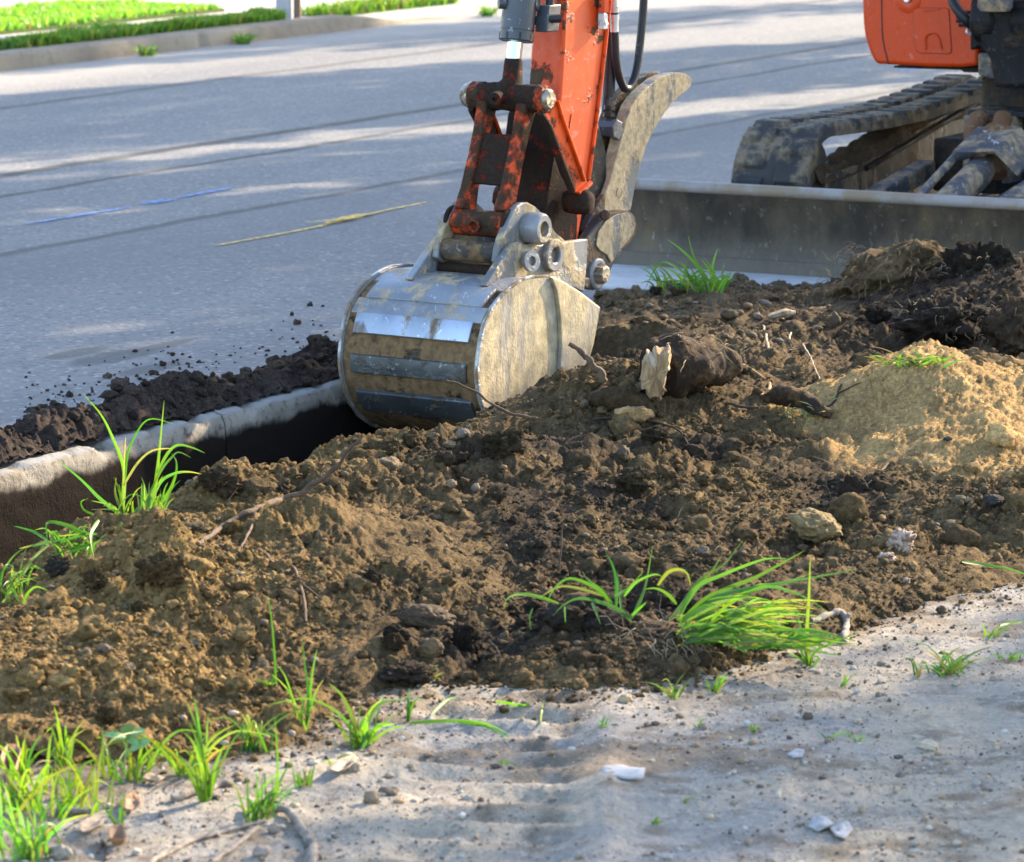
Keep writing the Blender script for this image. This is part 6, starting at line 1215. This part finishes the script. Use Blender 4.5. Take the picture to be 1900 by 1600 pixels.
# ---- grass of the far verge and lawn
def turf(name, s0, s1, t0, t1, z, n, h0, h1, label, edge=None):
    s = RS.uniform(s0, s1, n); t = RS.uniform(t0, t1, n)
    if edge is not None: k = edge(s, t); s, t = s[k], t[k]; n = len(s)
    h = RS.uniform(h0, h1, n) * (.75 + .5 * (pn(s * 3, t * 3, 66) + .5)); az = RS.rand(n) * 6.283; l = h * RS.uniform(.1, .8, n); wd = RS.uniform(.005, .010, n)
    b = s[:, None] * np.array(DV) + t[:, None] * np.array(NV); b[:, 2] = z; d = np.stack([np.cos(az), np.sin(az), 0 * az], -1); sd = np.stack([np.cos(az * 3.1), np.sin(az * 3.1), 0 * az], -1) * wd[:, None]; up_ = np.array([0, 0, 1.0])
    m_ = b + d * (l * .35)[:, None] + up_ * (h * .6)[:, None]; tp_ = b + d * l[:, None] + up_ * h[:, None]
    V = np.stack([b - sd, b + sd, m_ + sd * .8, m_ - sd * .8, tp_ + sd * .1, tp_ - sd * .1], 1).reshape(-1, 3); i = np.arange(n)[:, None] * 6; Fc = np.concatenate([i + np.array([0, 1, 2, 3]), i + np.array([3, 2, 4, 5])], 0)
    pal_ = (1.7 if 'lawn' in name else 1.0) * np.array(GREENS)[RS.randint(0, 6, n)] * RS.uniform(.7, 1.2, (n, 1)); dr_ = RS.rand(n) < .06; pal_[dr_] = (.30, .24, .08)  # lawn greens raised to paint in sunlight; verge keeps the plain palette
    return tag(np_mesh(name, V, Fc, M_GRASS, colors=np.repeat(pal_, 6, 0)), label, 'grass', kind='stuff')
turf('verge_grass', sv0, sv1, TV0 + .0, TV1 + .02, .080, 12000, .03, .075, 'thick green grass on the verge behind the far kerb')
turf('lawn_grass', sv0 - 6, sl1, tl0, tl1, .085, 36000, .02, .05, 'mown green lawn beyond the far pavement')
ts0 = PZ(610, 26, .09); s_, t_ = st(ts0)
turf('verge_tuft', s_, s_ + 1.6, TV0 + .02, TV0 + .3, .07, 1600, .03, .09, 'patch of grass on the far kerb right of the post')
for px, py, n, lab in ((1, 150, 0, ''), (450, 82, 40, 'small weed growing in the far gutter left of the kerb joint'), (275, 104, 30, 'tiny weed in the far gutter below the verge'), (905, 30, 50, 'yellow green weeds in the gutter by the dropped kerb')):
    if n:
        b = Blades(); p0 = PZ(px, py, .005)
        for i in range(n): b.rand(p0 + DV * random.gauss(0, .025) + NV * random.gauss(0, .02), random.uniform(.03, .08), random.uniform(.4, 1.4), .006, g())
        b.done('gutter_weed', lab, 'weed')
# grey strip beyond the lawn
mb = MB(); slab(mb, sv0 - 20, 60, tl1 + .15, tl1 + 6, .072); q = NT('far_drive'); tag(mb.build('driveway', q.out((.30, .29, .29), .9)), kind='structure')
# post on the verge
p0, p1 = PZ(512, 34, .085), PZ(556, 34, .085); wpost = (p1 - p0).length; c = (p0 + p1) / 2 + Vector((0, .1, 0)); PO = empty('roadside_post', (c.x, c.y, .1), 'square grey post with a brown side standing on the far verge', 'post')
q = NT('galvanised_post'); M_POST = q.out(q.mix(q.ramp(q.noise(8, 4), .4, .6), (.42, .42, .44), (.33, .33, .35)), .6, .2); q = NT('brown_post'); M_POSTB = q.out(q.mix(q.ramp(q.noise(12, 5, .6, (4, 4, .5)), .4, .6), (.24, .15, .10), (.15, .09, .06)), .85)
m = MB(); m.box(Vector((c.x - .030, c.y, .75)), Vector((wpost * .32, 0, 0)), Vector((0, .06, 0)), Vector((0, 0, .68))); m.build('metal_box', M_POST, PO, bevel=.006)
m = MB(); m.box(Vector((c.x + wpost * .36, c.y + .02, .80)), Vector((wpost * .15, 0, 0)), Vector((0, .05, 0)), Vector((0, 0, .74))); m.build('wooden_post', M_POSTB, PO, bevel=.004)
m = MB(); m.box(Vector((c.x - .03, c.y, 1.45)), Vector((wpost * .36, 0, 0)), Vector((0, .07, 0)), Vector((0, 0, .02))); m.build('cap', M_POST, PO, bevel=.006)

# ================================================================== street trees that shade the road (they stand right of the view)
q = NT('tree_leaf'); at = q.attr(); q.l(at, q.b.inputs['Base Color']); q.b.inputs['Roughness'].default_value = .5; tr = q.n('BsdfTranslucent'); q.l(at, tr.inputs[0]); ms = q.n('MixShader'); ms.inputs[0].default_value = .3; q.l(q.b.outputs[0], ms.inputs[1]); q.l(tr.outputs[0], ms.inputs[2]); q.l(ms.outputs[0], q.t.nodes['Material Output'].inputs[0]); M_TL = q.m
M_BARK = barkmat('tree_bark', (.17, .125, .085), (.08, .055, .04))
SA_, CA_ = math.sin(SUN_AZ), math.cos(SUN_AZ)
def sunpos(a, e): return Vector((SA_ * a - CA_ * e, CA_ * a + SA_ * e, 0))
def tree(a, e, hw, z0, z1, n, label, leaf=.10, along=None):
    b = sunpos(a, e); T_ = empty('street_tree', b, label, 'tree', None); along = along or max(hw, .8)
    m = MB(); tp = b + ZV * (z0 + (z1 - z0) * .7); m.tube(catmull([b - ZV * .1, b + ZV * z0 * .5, b + ZV * z0, tp], 5), [.16 * min(1, .5 + hw * .4)] + [.12 * min(1, .5 + hw * .4)] * 14 + [.03], 10); trn = m.build('trunk', M_BARK, T_)
    zc, hz_ = (z0 + z1) / 2, (z1 - z0) / 2; ev = Vector((-CA_, SA_, 0)); av = Vector((SA_, CA_, 0))
    ncl = max(14, int(n / 55)); cl = []
    while len(cl) < ncl:
        u_ = Vector((random.uniform(-1, 1), random.uniform(-1, 1), random.uniform(-1, 1)))
        if u_.length <= 1: cl.append(u_)
    m = MB()
    for i in range(0, min(12, ncl)): q_ = b + ev * cl[i].x * hw * .8 + av * cl[i].y * along * .8 + ZV * (zc + cl[i].z * hz_ * .8); m.tube([b + ZV * (z0 + (q_.z - z0) * .35), b.lerp(q_, .6) + ZV * ((q_.z - b.z) * .12 + z0 * .15), q_], [.05, .03, .012], 6)
    m.build('limbs', M_BARK, T_)
    ci = RS.randint(0, ncl, n); K = np.array([c[:] for c in cl])[ci] + RS.randn(n, 3) * .14
    P = np.array(b)[None] + K[:, :1] * hw * np.array(ev) + K[:, 1:2] * along * np.array(av); P[:, 2] = zc + K[:, 2] * hz_
    A1 = RS.randn(n, 3); A1 /= np.linalg.norm(A1, axis=1)[:, None]; A2 = np.cross(A1, RS.randn(n, 3)); A2 /= np.linalg.norm(A2, axis=1)[:, None]; sz = leaf * RS.uniform(.6, 1.3, (n, 1))
    V = np.stack([P - A1 * sz, P + A2 * sz * .5, P + A1 * sz, P - A2 * sz * .5], 1).reshape(-1, 3); C = np.repeat(np.array([.06, .12, .025]) * RS.uniform(.6, 1.4, (n, 1)), 4, 0)
    np_mesh('crown', V, np.arange(4 * n).reshape(-1, 4), M_TL, T_, colors=C, smooth=False)
for args in TREES: tree(*args)
